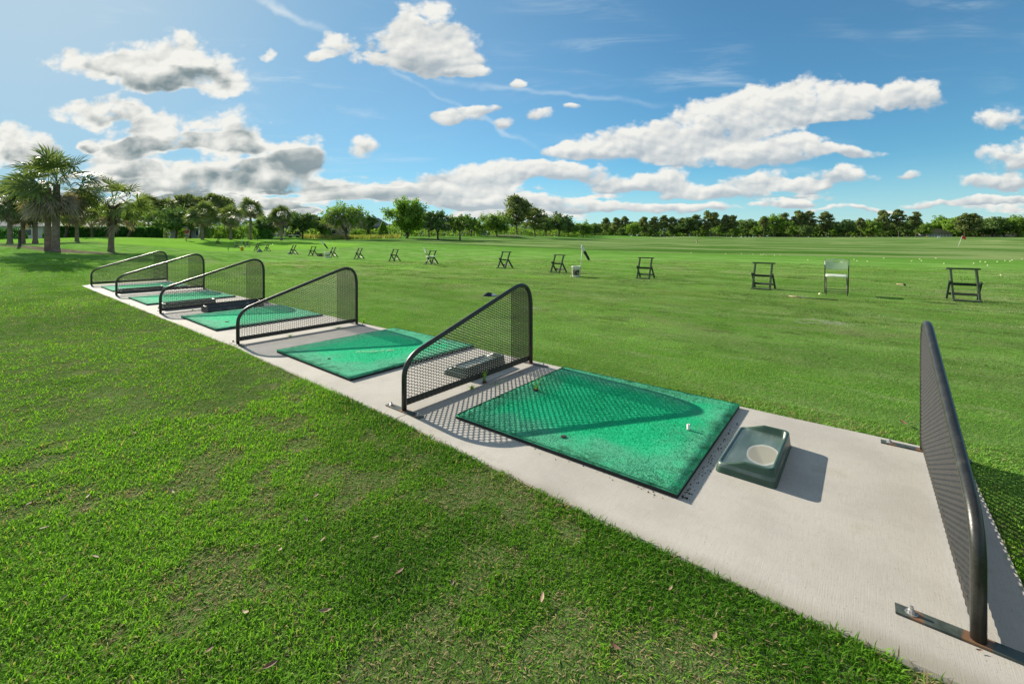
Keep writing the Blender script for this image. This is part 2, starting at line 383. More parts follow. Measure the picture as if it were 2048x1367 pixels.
# ------------------------------------------------------------------ ground sheet (polar grid reaching the horizon)
def make_ground():
    az = np.concatenate([np.linspace(-78, 78, 430), np.linspace(82, 278, 50)[:-1]])
    rr = np.concatenate([[0.0], np.geomspace(0.5, 2600, 250)])
    A, Q = np.meshgrid(np.radians(az), rr, indexing='ij')
    x = (Q * np.sin(A)).ravel(); y = (Q * np.cos(A)).ravel()
    z = terrain(x, y)
    na, nr = len(az), len(rr)
    i, j = np.meshgrid(np.arange(na), np.arange(nr - 1), indexing='ij'); i2 = (i + 1) % na
    q = np.stack([i * nr + j, i2 * nr + j, i2 * nr + j + 1, i * nr + j + 1], -1).reshape(-1, 4)[:, ::-1]
    n = len(q)
    o = np_mesh('ground', np.stack([x, y, z], -1), q.ravel(), np.arange(n) * 4, np.full(n, 4), M_ground, smooth=True)
    u, v = to_uv(x, y); r = np.sqrt(x * x + y * y)
    def put(nm, val):
        a = o.data.attributes.new(nm, 'FLOAT', 'POINT'); a.data.foreach_set('value', np.clip(val, 0, 1).astype(np.float32))
    edge = 37.6 + 0.5 * np.sin(u / 7)
    put('fairway', sstep(-0.2, 0.6, v - edge) * sstep(-85, -60, u))
    gr = sstep(1.15, 0.95, np.sqrt(((x + 42) / 22) ** 2 + ((y - 54) / 12) ** 2))
    put('green', gr)
    mul = np.zeros_like(x)
    for mx, Z, rx, ry in ((1030, 133, 12, 6), (1008, 122, 5, 3), (1100, 175, 26, 5), (1480, 292, 130, 9), (1760, 292, 60, 8), (2000, 292, 60, 6), (110, 24.5, 3.2, 1.5), (60, 24.0, 2.6, 0.8), (40, 43, 9, 1.5), (165, 48.5, 4, 1), (563, 66.5, 3, 1)):
        cx, cy = at(mx, Z); mul = np.maximum(mul, sstep(1.25, 0.75, np.sqrt(((x - cx) / rx) ** 2 + ((y - cy) / ry) ** 2) + 0.5 * (fbm(x / 2.3, y / 2.3, 3, 4) - .5)))
    put('mulch', mul)
    put('blades', sstep(26, 10, r))
    put('left', sstep(0.5, -0.5, v - 0.8))
    return tag(o, kind='structure')
def lawn_material():
    m = bpy.data.materials.new('lawn'); b = NB(nt(m)); p = b.pos()
    uu = b.vec('DOT_PRODUCT', p, (U[0], U[1], 0)); vv = b.vec('DOT_PRODUCT', p, (V[0], V[1], 0))
    uvv = b.node('ShaderNodeCombineXYZ', {0: b.math('MULTIPLY', uu, 0.22), 1: vv, 2: 0.0}).outputs[0]
    big = b.noise(p, 0.10, 4, 0.55).outputs[0]; mid = b.noise(p, 1.3, 5, 0.6).outputs[0]
    fine = b.noise(p, 28.0, 5, 0.7).outputs[0]; hair = b.noise(p, 130.0, 3, 0.7).outputs[0]
    stre = b.noise(uvv, 1.1, 5, 0.62).outputs[0]; strf = b.noise(uvv, 5.0, 4, 0.6).outputs[0]
    lush = b.mix(b.ramp(b.math('ADD', b.math('MULTIPLY', mid, 0.5), b.math('MULTIPLY', fine, 0.5)), 0.36, 0.64), c3(0.050, 0.118, 0.012), c3(0.112, 0.225, 0.028))
    lush = b.mix(b.ramp(big, 0.42, 0.62, 0.0, 0.5), lush, c3(0.128, 0.225, 0.040))
    tee = b.mix(b.ramp(stre, 0.36, 0.64), b.mix(0.4, lush, c3(0.055, 0.135, 0.014)), c3(0.125, 0.210, 0.045))
    tee = b.mix(b.ramp(strf, 0.52, 0.70, 0.0, 0.65), tee, c3(0.170, 0.205, 0.078))       # worn pale turf in rows along the tee line
    zone = b.math('MULTIPLY', b.math('MULTIPLY', b.ramp(vv, 4.5, 8.0), b.ramp(vv, 33, 24)), b.ramp(b.noise(p, 0.16, 3, 0.5).outputs[0], 0.36, 0.56))
    u2 = b.node('ShaderNodeCombineXYZ', {0: b.math('MULTIPLY', uu, 0.45), 1: vv, 2: 3.7}).outputs[0]
    w1 = b.noise(u2, 1.05, 6, 0.72).outputs[0]; w2 = b.noise(u2, 2.3, 6, 0.70).outputs[0]; w3 = b.noise(u2, 0.8, 7, 0.75, 0.4).outputs[0]
    tee = b.mix(b.math('MULTIPLY', b.ramp(w1, 0.44, 0.60), 0.55), tee, c3(0.052, 0.112, 0.016))
    tee = b.mix(b.math('MULTIPLY', zone, b.ramp(w3, 0.50, 0.62, 0, 0.8)), tee, c3(0.150, 0.160, 0.064))        # worn, thatchy turf where people hit from
    tee = b.mix(b.math('MULTIPLY', zone, b.ramp(w2, 0.585, 0.65, 0, 0.85)), tee, c3(0.034, 0.040, 0.014))       # divots
    tee = b.mix(b.math('MULTIPLY', zone, b.ramp(b.noise(u2, 1.5, 5, 0.7, 0.2).outputs[0], 0.655, 0.70, 0, 0.9)), tee, c3(0.250, 0.255, 0.170))   # sand filled divots
    tee = b.mix(b.math('MULTIPLY', b.ramp(vv, 31, 36), 0.45), tee, c3(0.050, 0.118, 0.014))                      # longer collar at the tee's far edge
    fw = b.mix(b.ramp(b.noise(uvv, 0.16, 5, 0.6).outputs[0], 0.43, 0.57), c3(0.040, 0.086, 0.013), c3(0.118, 0.152, 0.050))  # olive and green bands, contrast raised to stand in for weak slope shading
    fw = b.mix(b.ramp(b.noise(p, 0.045, 5, 0.6).outputs[0], 0.55, 0.68, 0, 0.8), fw, c3(0.160, 0.180, 0.062))
    c = b.mix(b.attr('fairway').outputs['Fac'], tee, fw)
    c = b.mix(b.attr('green').outputs['Fac'], c, b.mix(b.ramp(big, .4, .6), c3(0.105, 0.205, 0.022), c3(0.130, 0.230, 0.032)))
    # thatch and soil showing between the blades close by
    th = b.mix(b.ramp(fine, 0.35, 0.65), c3(0.020, 0.036, 0.007), c3(0.060, 0.070, 0.024))
    th = b.mix(b.ramp(b.noise(p, 3.1, 5, 0.65).outputs[0], 0.54, 0.68, 0, 0.85), th, c3(0.105, 0.080, 0.048))
    c = b.mix(b.math('MULTIPLY', b.math('MULTIPLY', b.attr('blades').outputs['Fac'], b.math('MULTIPLY_ADD', b.attr('left').outputs['Fac'], 0.50, 0.46)), b.ramp(hair, 0.25, 0.6, 0.35, 0.95)), c, th)
    # divots and clods
    dv = b.math('MULTIPLY', b.ramp(b.noise(uvv, 9.0, 4, 0.6).outputs[0], 0.66, 0.72), b.ramp(b.noise(uvv, 0.5, 2, 0.5).outputs[0], 0.5, 0.62))
    c = b.mix(dv, c, c3(0.050, 0.036, 0.022))
    ml = b.mix(b.ramp(b.noise(p, 2.0, 5, 0.7).outputs[0], .35, .65), c3(0.060, 0.045, 0.032), c3(0.15, 0.12, 0.085))
    c = b.mix(b.attr('mulch').outputs['Fac'], c, ml)
    hgt = b.math('ADD', b.math('MULTIPLY', fine, 1.0), b.math('MULTIPLY', hair, 0.35))
    nrm = b.bump(hgt, 0.75, 0.05)
    b.out(b.bsdf(b.mix(1.0, c, c3(1.55, 1.72, 1.9), 'MULTIPLY'), 0.9, nrm, 0, 0.0))
    return m
M_ground = lawn_material()
ground = make_ground()

# ------------------------------------------------------------------ grass blades round the bays
M_blade = bpy.data.materials.new('grass_blade')
def _blade():
    b = NB(nt(M_blade)); c = b.attr('tint').outputs['Color']
    d = b.node('ShaderNodeBsdfPrincipled', {'Base Color': c, 'Roughness': 0.7, 'Specular IOR Level': 0.04})
    t = b.node('ShaderNodeBsdfTranslucent', {'Color': b.mix(1.0, c, c3(1.35, 1.45, 0.6), 'MULTIPLY')})
    mx = b.node('ShaderNodeMixShader', {0: 0.42}); b.l.new(d.outputs[0], mx.inputs[1]); b.l.new(t.outputs[0], mx.inputs[2]); b.out(mx.outputs[0])
_blade()
EDGE_U = np.array([-14.6, -14.15, -3.3, 0.13, 1.3, 2.23, 2.75, 3.3]); EDGE_V = np.array([-.18, -.18, -.075, -.135, -.203, -.245, -.250, -.235])
def pad_mask(u, v, m=0.0):
    return (u > -14.42 - m) & (u < 3.27 + m) & (v > np.interp(u, EDGE_U, EDGE_V) - m) & (v < 1.765 + m)
def blades(N, r0, r1, amax, two_seg, d0, seed):
    g = np.random.default_rng(seed)
    # density falls with distance, every bearing the same
    rs = np.linspace(r0, r1, 400); rho = np.where(rs < 2.6, 1.0, (2.6 / rs) ** 1.75) * rs
    cdf = np.cumsum(rho); cdf /= cdf[-1]
    r = np.interp(g.random(N), cdf, rs); a = R(-amax) + g.random(N) * R(2 * amax)
    x = r * np.sin(a); y = r * np.cos(a); u, v = to_uv(x, y)
    jit = g.random(N) * 0.03
    keep = ~pad_mask(u, v, -0.012 + jit * 0.3)
    n1 = fbm(x * 2.2, y * 2.2, 4, 1); n2 = fbm(x * 0.55, y * 0.55, 3, 2); n3 = fbm(x * 7, y * 7, 3, 6)
    left = v < 0.8
    bare = sstep(0.53, 0.66, n1 * 0.6 + n3 * 0.4) * np.where(left, 1.0, 0.55)
    keep &= g.random(N) > bare * 0.45
    x, y, u, v, r, left, bare, n1, n2, n3 = [q[keep] for q in (x, y, u, v, r, left, bare, n1, n2, n3)]
    n = len(x); z = terrain(x, y) - 0.002
    edge_d = np.minimum(np.abs(v - np.interp(u, EDGE_U, EDGE_V)), np.abs(v - 1.765)); edge_d = np.where((u > -14.5) & (u < 3.4), edge_d, 1)
    rim = sstep(0.22, 0.02, edge_d)
    h = np.where(left, 0.028, 0.020) * (0.55 + 0.9 * g.random(n)) * (0.65 + 0.8 * n2) * (0.7 + 0.6 * n3) * (1 + 0.9 * rim * n1 * 1.2) * (1 - 0.25 * bare)
    w = np.where(left, 0.0035, 0.0030) * (0.7 + 0.6 * g.random(n)) * np.maximum(1, r / 2.6) ** 0.85
    h = h * np.maximum(1, r / 7) ** 0.25
    th = g.random(n) * 2 * np.pi; lean = R(18) + R(62) * g.random(n) ** 0.8 + R(22) * bare
    wind = np.stack([np.full(n, 0.25), np.full(n, -0.12)], -1)
    dx = np.cos(th) * np.sin(lean) + wind[:, 0] * .5; dy = np.sin(th) * np.sin(lean) + wind[:, 1] * .5; dz = np.cos(lean)
    ph = th + np.pi / 2 + (g.random(n) - .5) * 1.6
    wx = np.cos(ph) * w / 2; wy = np.sin(ph) * w / 2
    base = np.stack([x, y, z], -1); wv_ = np.stack([wx, wy, np.zeros(n)], -1)
    tip = base + np.stack([dx, dy, dz * 0.75], -1) * h[:, None]
    # colours of the turf itself: lush, dull and dead blades
    f = np.clip(0.58 + 1.9 * (n2 - .5) + 1.7 * (n1 - .5) + 0.55 * (g.random(n) - .5), 0, 1)[:, None]
    ca = np.array([0.060, 0.168, 0.014]); cb = np.array([0.185, 0.375, 0.034])
    c = ca * (1 - f) + cb * f
    rt = np.where(left, 0.0, 1.0)[:, None]
    c = c * (1 - rt) + rt * (np.array([0.108, 0.222, 0.036]) * (1 - f) + np.array([0.195, 0.345, 0.076]) * f)
    # the tee: mown rows, worn patches, divots and sand fills in strips along the hitting line
    zn = sstep(3.8, 7.5, v) * sstep(34, 25, v) * np.where(left, 0, 1)
    gm = fbm(u * .16, v * .75, 4, 14); c = c * (1 + np.where(left, 0, 1)[:, None] * (1.5 * (gm - .5))[:, None])
    def blend(c, k, cc): return c * (1 - k[:, None]) + np.array(cc) * k[:, None]
    c = blend(c, zn * .9 * sstep(.48, .60, fbm(u * .45, v * 1.0, 5, 11)), [0.225, 0.245, 0.095])
    c = blend(c, zn * .85 * sstep(.565, .63, fbm(u * 1.1 + 7, v * 2.1, 5, 12)), [0.050, 0.052, 0.020])
    c = blend(c, zn * .9 * sstep(.62, .665, fbm(u * .7, v * 1.5 + 9, 4, 13)), [0.38, 0.39, 0.27])
    spk = sstep(.64, .70, fbm(u * 2.6, v * 3.2, 4, 15)) * np.where(left, 0, 1) * sstep(2.2, 4, v)
    c = blend(c, spk * .7, [0.055, 0.065, 0.022])
    dead = (g.random(n) < (0.07 + 0.6 * bare))[:, None]
    dc = np.array([0.34, 0.275, 0.155]) * (0.6 + 0.7 * g.random(n))[:, None]
    c = np.where(dead, dc, c)
    c = np.concatenate([c, np.ones((n, 1))], 1)
    if two_seg:
        midp = base + np.stack([dx * .38, dy * .38, dz * 0.55], -1) * h[:, None]
        vs = np.stack([base - wv_ * .8, base + wv_ * .8, midp + wv_, midp - wv_, tip], 1)
        lo = np.arange(n)[:, None] * 5
        loops = np.concatenate([lo + 0, lo + 1, lo + 2, lo + 3, lo + 3, lo + 2, lo + 4], 1).ravel()
        st = np.stack([np.arange(n) * 7, np.arange(n) * 7 + 4], -1).ravel(); tt = np.tile([4, 3], n)
        return vs.reshape(-1, 3), loops, st, tt, np.repeat(c, 5, 0)
    vs = np.stack([base - wv_, base + wv_, tip], 1)
    loops = np.arange(n * 3); return vs.reshape(-1, 3), loops, np.arange(n) * 3, np.full(n, 3), np.repeat(c, 3, 0)
def make_grass():
    A = blades(int(GRASS * 440000), 0.75, 4.2, 66, True, 1, 21)
    B = blades(int(GRASS * 760000), 4.2, 27, 60, False, 1, 22)
    nA = len(A[0]); lA = len(A[1])
    o = np_mesh('grass', np.concatenate([A[0], B[0]]), np.concatenate([A[1], B[1] + nA]), np.concatenate([A[2], B[2] + lA]), np.concatenate([A[3], B[3]]), M_blade, None, False, np.concatenate([A[4], B[4]]))
    return tag(o, kind='stuff')
GRASS = 1.0
make_grass()

# ------------------------------------------------------------------ concrete strip, cast bay by bay
def concrete_material():
    m = bpy.data.materials.new('broomed_concrete'); b = NB(nt(m)); p = b.obj()
    br = b.noise(b.node('ShaderNodeMapping', {'Vector': p, 'Scale': (300, 9, 30)}).outputs[0], 1.0, 4, 0.65).outputs[0]
    blot = b.noise(p, 1.6, 6, 0.65).outputs[0]; pit = b.noise(p, 150, 3, 0.7).outputs[0]; spk = b.noise(p, 45, 4, 0.7).outputs[0]
    c = b.mix(b.ramp(blot, 0.35, 0.68), c3(0.372, 0.348, 0.310), c3(0.470, 0.442, 0.398))
    c = b.mix(b.ramp(br, 0.3, 0.7, 0.0, 0.32), c, c3(0.30, 0.275, 0.235))
    c = b.mix(b.ramp(pit, 0.60, 0.69, 0, 0.75), c, c3(0.11, 0.10, 0.085))
    c = b.mix(b.ramp(spk, 0.62, 0.74, 0, 0.35), c, c3(0.20, 0.18, 0.15))
    st = b.ramp(b.noise(p, 3.2, 6, 0.7).outputs[0], 0.54, 0.72, 0, 0.5); c = b.mix(st, c, c3(0.30, 0.268, 0.215))
    # grime along the lawn side
    s = b.node('ShaderNodeSeparateXYZ', {0: p}); e = b.ramp(b.math('ADD', s.outputs[1], b.math('MULTIPLY', b.math('SUBTRACT', blot, .5), .12)), -0.12, -0.24, 0, 0.55)
    c = b.mix(e, c, c3(0.20, 0.18, 0.13))
    h = b.math('ADD', b.math('MULTIPLY', br, 0.8), b.math('MULTIPLY', pit, 0.4))
    b.out(b.bsdf(c, 0.85, b.bump(h, 0.28, 0.003), 0, 0.25)); return m
M_conc = concrete_material()
DIV_U = [-14.19, -10.79, -7.00, -3.385, 0.0, 3.085]
def make_pad():
    mb = MB(); joints = [-14.42, -10.74, -6.95, -3.33, 0.06, 3.27]
    for a, c in zip(joints[:-1], joints[1:]):
        a2 = a + 0.004; c2 = c - 0.004; n = 8
        us = np.linspace(a2, c2, n); lo = np.interp(us, EDGE_U, EDGE_V) + 0.006 * np.sin(us * 9); hi = 1.765 + 0.004 * np.sin(us * 7 + 1)
        ch = 0.012; vs = []
        for i in range(n):
            uu = us[i]; e0 = ch if i == 0 else 0; e1 = ch if i == n - 1 else 0; ux = uu
            zz = -0.006 if (i in (0, n - 1)) else 0.0
            vs += [(ux, lo[i], -0.14), (ux, lo[i], -ch + min(zz, 0)), (ux, lo[i] + ch, zz), (ux, hi[i] - ch, zz), (ux, hi[i], -ch + min(zz, 0)), (ux, hi[i], -0.14)]
        # keep the top flat up to a short arris at each joint
        for i in (0, n - 1):
            for k in (2, 3): x, y, z = vs[i * 6 + k]; vs[i * 6 + k] = (x, y, 0.0)
        fs = []
        for i in range(n - 1):
            for k in range(5): fs.append((i * 6 + k, (i + 1) * 6 + k, (i + 1) * 6 + k + 1, i * 6 + k + 1))
        fs.append(tuple(range(5, -1, -1))); fs.append(tuple((n - 1) * 6 + k for k in range(6)))
        mb.add(vs, fs)
    o = mb.build('pavement', M_conc); o.location = uvw(0, 0, 0); o.rotation_euler = (0, 0, RZ)
    bm = bmesh.new(); bm.from_mesh(o.data); bmesh.ops.recalc_face_normals(bm, faces=bm.faces[:]); bm.to_mesh(o.data); bm.free()
    return tag(o, kind='structure')
make_pad()

# ------------------------------------------------------------------ hitting-bay dividers
M_black = simple('black_powder_coat', c3(0.022, 0.022, 0.019), 0.38, 0.3, 20, 0.0, 0.5, 0.08, c3(0.05, 0.05, 0.042))
M_mesh = simple('black_expanded_mesh', c3(0.020, 0.019, 0.016), 0.5, 0.3, 30, 0, 0.5, 0.05)
def plate_material():
    m = bpy.data.materials.new('foot_steel'); b = NB(nt(m)); p = b.obj()
    s = b.node('ShaderNodeSeparateXYZ', {0: p})
    n = b.noise(p, 18, 5, 0.65).outputs[0]
    c = b.mix(b.ramp(n, .35, .65), c3(0.032, 0.042, 0.034), c3(0.070, 0.085, 0.072))
    d = b.math('ADD', b.math('ABSOLUTE', s.outputs[0]), b.math('MULTIPLY', b.math('SUBTRACT', n, .5), .06))
    r = b.math('ADD', b.ramp(d, 0.040, 0.028, 0, 0.65), b.math('MULTIPLY', b.ramp(d, 0.135, 0.15), b.ramp(d, 0.178, 0.160, 0, 0.75)))
    c = b.mix(r, c, c3(0.23, 0.105, 0.045))
    b.out(b.bsdf(c, 0.5, b.bump(n, .15, .003), 0, .4)); return m
M_plate = plate_material()
M_bolt = simple('zinc_bolt', c3(0.50, 0.49, 0.46), 0.35, 0.2, 40, 0.8, 0.5, 0.1, c3(0.22, 0.12, 0.06))
PW = 1.655                                   # length across the strip
def divider_outline():
    # centre line of the bent tube in (v, z)
    def arc(p0, c, p1, n):                   # quadratic bend
        return [((1 - t) ** 2 * p0[0] + 2 * t * (1 - t) * c[0] + t * t * p1[0], (1 - t) ** 2 * p0[1] + 2 * t * (1 - t) * c[1] + t * t * p1[1]) for t in np.linspace(0, 1, n)]
    sl_ = math.tan(R(17.6)); z1 = lambda v: 0.402 + sl_ * v
    corner_a = (0.0, z1(0.0)); pa0 = (0.0, 0.25); pa1 = (0.17, z1(0.17))
    corner_b = (PW, z1(PW)); pb0 = (1.36, z1(1.36)); pb1 = (PW, 0.60)
    return [(0, 0.008)] + arc(pa0, corner_a, pa1, 12) + arc(pb0, corner_b, pb1, 14) + [(PW, 0.008)]
OUT = divider_outline()
def hexmesh(v0, v1, du, shift, parent, name, LV=0.0028, kk=0.75):
    DX, DY = 0.0285, 0.0243; XP, XE = 0.0205, 0.0080
    poly = [Vector((a, c)) for a, c in OUT]; ZB = 0.075
    prof_v = np.array([p[0] for p in OUT[1:-1]]); prof_z = np.array([p[1] for p in OUT[1:-1]])
    def top(v):
        if v <= 0.002: return 0.25
        if v >= PW - .002: return 0.6
        return float(np.interp(v, np.maximum.accumulate(prof_v), prof_z))
    mb = MB(); T = 0.0016
    cols = int(PW / DX) + 2
    for i in range(-1, cols):
        cv = i * DX + shift[0]
        if cv < v0 - DX or cv > v1 + DX: continue
        for j in range(0, 45):
            cz = ZB + j * DY + (DY / 2 if i % 2 else 0) + shift[1]
            if cv < 0 or cv > PW or cz > top(min(max(cv, 0), PW)) + 0.004 or cz < ZB - .004: continue
            hexo = [(-XP, 0), (-XE, -DY / 2), (XE, -DY / 2), (XP, 0), (XE, DY / 2), (-XE, DY / 2)]
            k = kk; hexi = [(-XP * .81, 0), (-XE * 0.95, -DY / 2 * k), (XE * 0.95, -DY / 2 * k), (XP * .81, 0), (XE * .95, DY / 2 * k), (-XE * .95, DY / 2 * k)]
            lv = [0, LV, LV, 0, -LV, -LV]
            vs = []
            for (a, c), l_ in zip(hexo, lv):
                vv = min(max(cv + a, max(0.0, v0)), min(PW, v1)); zz = min(cz + c, top(vv)); zz = max(zz, ZB - 0.012)
                vs += [(du - T, vv, zz), (du + T, vv, zz)]
            for (a, c), l_ in zip(hexi, lv):
                vv = min(max(cv + a, max(0.0, v0)), min(PW, v1)); zz = min(cz + c, top(vv)); zz = max(zz, ZB - 0.012)
                vs += [(du - T + l_, vv, zz), (du + T + l_, vv, zz)]
            fs = []
            for e in range(6):
                e2 = (e + 1) % 6
                fs += [(2 * e, 2 * e2, 12 + 2 * e2, 12 + 2 * e), (2 * e + 1, 13 + 2 * e, 13 + 2 * e2, 2 * e2 + 1), (12 + 2 * e, 12 + 2 * e2, 13 + 2 * e2, 13 + 2 * e)]
            mb.add(vs, fs)
    return mb.build(name, M_mesh, parent)
def make_divider(label):
    t = thing('bay_divider', label, 'divider', uvw(0, 0, 0), RZ, 'bent tube dividers between the hitting bays')
    MB().tube([(0, a, c) for a, c in OUT], 0.0205, 14).build('tube_frame', M_black, t, True)
    hexmesh(0, PW, -0.012, (0.010, 0.010), t, 'mesh_panel')
    hexmesh(1.335, PW, -0.0085, (0.010 + 0.0075, 0.010 + 0.0055), t, 'overlap_panel')
    rb = MB(); n = 110                        # the unexpanded strip along the bottom, slightly rippled
    vs = []; fs = []
    for i in range(n + 1):
        vv = 0.012 + (PW - 0.024) * i / n; off = -0.0135 + 0.0016 * math.sin(i * 2.1)
        vs += [(off, vv, 0.034), (off + 0.003, vv, 0.034), (off + 0.003, vv, 0.087), (off, vv, 0.087)]
    for i in range(n):
        for k in range(4): fs.append((i * 4 + k, i * 4 + (k + 1) % 4, i * 4 + 4 + (k + 1) % 4, i * 4 + 4 + k))
    rb.add(vs, fs).build('bottom_strip', M_mesh, t)
    for vv in (0.0, PW):
        f = MB().box((0, 0, 0.0045), (0.42, 0.052, 0.009)).build('foot_plate', M_plate, t, bevel=0.0015); f.location = (0.0, vv, 0)
        for s in (-1, 1):
            MB().lathe([(0.0, 0.009), (0.019, 0.009), (0.019, 0.0115), (0.011, 0.0115), (0.011, 0.020), (0.007, 0.023), (0.0055, 0.034), (0, 0.035)], (s * 0.165, 0, 0), 8).build('bolt', M_bolt, f)
    return t
DIV_L = ['farthest black mesh divider at the left end of the concrete strip',
         'black mesh divider, second from the left end of the concrete strip',
         'black mesh divider with the dark open trough lying along its foot',
         'black mesh divider beside the chalk scuffed green mat, shadow falling on that mat',
         'black mesh divider with a tall weed at its foot and a tray behind its mesh',
         'nearest black mesh divider, seen almost edge-on at the right of the concrete']
d0 = make_divider(DIV_L[4]); d0.location = uvw(0, 0, 0)
for k, (u_, sy, sz) in enumerate([(-14.19, 1.04, 1.075), (-10.79, 1.045, 1.07), (-7.0, 1.045, 1.05), (-3.385, 1.0, 1.03), (0, 1, 1), (3.085, 1.01, 0.972)]):
    if k == 4: continue
    dc_ = copy_tree(d0, DIV_L[k], uvw(u_, 0, 0), RZ + R([0.3, -0.2, 0.4, -0.3, 0, 0.2][k]), (1, sy, sz))
    if k == 5:                                   # the nearest screen is a coarser, more deeply louvred sheet
        for q_ in [c for c in bpy.data.objects if c.parent == dc_ and c.name.startswith('mesh_panel')]: bpy.data.objects.remove(q_)
        hexmesh(0, PW, -0.012, (0.010, 0.010), dc_, 'mesh_panel', 0.0046, 0.745)

# ------------------------------------------------------------------ hitting mats
def turf_material():
    m = bpy.data.materials.new('artificial_turf'); b = NB(nt(m)); p = b.obj(); s = b.node('ShaderNodeSeparateXYZ', {0: p})
    rn = b.rnd()
    off = b.node('ShaderNodeCombineXYZ', {0: b.math('MULTIPLY', rn, 13.0), 1: b.math('MULTIPLY', rn, 7.0), 2: 0.0}).outputs[0]
    po = b.vec('ADD', p, off)
    n = b.noise(po, 2.1, 5, 0.6).outputs[0]; n2 = b.noise(po, 6.5, 5, 0.65).outputs[0]; fi = b.noise(po, 260, 2, 0.6).outputs[0]
    # distance to the rim: bleached and dirty towards it
    ex = b.math('SUBTRACT', 0.815, b.math('ABSOLUTE', s.outputs[0])); ey = b.math('SUBTRACT', 0.765, b.math('ABSOLUTE', s.outputs[1]))
    e = b.math('ADD', b.math('MINIMUM', ex, ey), b.math('MULTIPLY', b.math('SUBTRACT', n, .5), .75))
    worn = b.ramp(e, 0.36, 0.10)
    c = b.mix(worn, c3(0.024, 0.48, 0.222), c3(0.105, 0.41, 0.250))
    c = b.mix(b.math('MULTIPLY', b.ramp(n2, 0.52, 0.72), 0.55), c, c3(0.065, 0.56, 0.28))
    ed = b.math('ADD', b.math('MINIMUM', ex, ey), b.math('MULTIPLY', b.math('SUBTRACT', n2, .5), .35))
    c = b.mix(b.math('MULTIPLY', b.ramp(ed, 0.20, -0.02), b.ramp(b.noise(po, 11, 4, .65).outputs[0], .45, .68, 0, .75)), c, c3(0.022, 0.060, 0.030))
    c = b.mix(b.ramp(fi, 0.25, 0.75, 0.3, 0.0), c, c3(0.008, 0.34, 0.15))
    d = b.node('ShaderNodeBsdfPrincipled', {'Base Color': c, 'Roughness': 0.85, 'Specular IOR Level': 0.03})
    b.l.new(b.bump(fi, .6, .006), d.inputs['Normal'])
    b.out(d.outputs[0]); return m
M_turf = turf_material()
M_rubber = simple('black_rubber', c3(0.012, 0.012, 0.012), 0.8, 0.3, 30)
M_hole = simple('painted_hole_shade', c3(0.006, 0.007, 0.006), 0.9, 0.2, 30)
M_white = simple('white_plastic', c3(0.72, 0.71, 0.66), 0.45, 0.08, 20, dirt=c3(0.45, 0.43, 0.38))
MATS = [(-12.52, .86, 1.56, 1.56, 0.0), (-9.13, .86, 1.6, 1.58, .2), (-5.35, .90, 1.70, 1.60, -.2), (-1.775, .955, 1.62, 1.65, -.6), (1.215, .935, 1.62, 1.535, .8)]
MAT_L = ['green turf mat farthest away at the left end of the concrete strip', 'green turf mat in the second bay from the left end of the concrete',
         'green turf mat beside the dark open trough', 'green turf mat with a pale chalk scuff across it', 'nearest green turf mat, worn, with a short white tee tube standing in it']
def make_mat(k, fib):
    u_, v_, lu, lv, a = MATS[k]
    t = thing('turf_mat', MAT_L[k], 'mat', uvw(u_, v_, 0), RZ + R(a), 'green turf hitting mats on the concrete')
    MB().box((0, 0, 0.0115), (lu, lv, 0.021)).build('rubber_base', M_rubber, t, bevel=0.003)
    g = np.random.default_rng(40 + k)
    # tufted pile: a base sheet with short fibres
    nx = ny = 24; X, Y = np.meshgrid(np.linspace(-lu / 2, lu / 2, nx), np.linspace(-lv / 2, lv / 2, ny), indexing='ij'); Zt = 0.030 + 0.004 * (fbm(X * 3 + k, Y * 3, 3, k) - .5)
    vs = np.stack([X, Y, Zt], -1).reshape(-1, 3); i, j = np.meshgrid(np.arange(nx - 1), np.arange(ny - 1), indexing='ij')
    q = np.stack([i * ny + j, (i + 1) * ny + j, (i + 1) * ny + j + 1, i * ny + j + 1], -1).reshape(-1, 4)
    sk = []; ring = [(a_, 0) for a_ in range(nx)] + [(nx - 1, c_) for c_ in range(1, ny)] + [(a_, ny - 1) for a_ in range(nx - 2, -1, -1)] + [(0, c_) for c_ in range(ny - 2, 0, -1)]
    lowv = np.array([[X[a_, c_], Y[a_, c_], 0.0215] for a_, c_ in ring]); nb = len(vs); L = len(ring)
    for e in range(L):
        e2 = (e + 1) % L; sk.append([ring[e][0] * ny + ring[e][1], nb + e, nb + e2, ring[e2][0] * ny + ring[e2][1]])
    vs = np.concatenate([vs, lowv]); q = np.concatenate([q, np.array(sk)])
    n = fib; nb = len(vs)
    ne = n // 5
    x = np.concatenate([(g.random(n) - .5) * lu, (g.random(ne) - .5) * lu, np.where(g.random(ne) < .5, -1, 1) * (lu / 2 - .004)])
    y = np.concatenate([(g.random(n) - .5) * lv, np.where(g.random(ne) < .5, -1, 1) * (lv / 2 - .004), (g.random(ne) - .5) * lv]); n = len(x)
    th = g.random(n) * 6.283; h = 0.0065 * (.6 + .8 * g.random(n)); ln = R(5) + R(40) * g.random(n)
    bz = np.full(n, 0.028); bs = np.stack([x, y, bz], -1); d = np.stack([np.cos(th) * np.sin(ln), np.sin(th) * np.sin(ln), np.cos(ln)], -1) * h[:, None]
    ww = 0.0017 * (1 + .6 * g.random(n)); ph = g.random(n) * 6.283; wv_ = np.stack([np.cos(ph) * ww, np.sin(ph) * ww, ww * 0], -1)
    fv = np.stack([bs - wv_, bs + wv_, bs + d], 1).reshape(-1, 3)
    loops = np.concatenate([q.ravel(), nb + np.arange(n * 3)]); nq = len(q)
    st = np.concatenate([np.arange(nq) * 4, nq * 4 + np.arange(n) * 3]); tt = np.concatenate([np.full(nq, 4), np.full(n, 3)])
    np_mesh('turf', np.concatenate([vs, fv]), loops, st, tt, M_turf, t)
    return t
fibs = [2000, 4000, 9000, 30000, 95000]
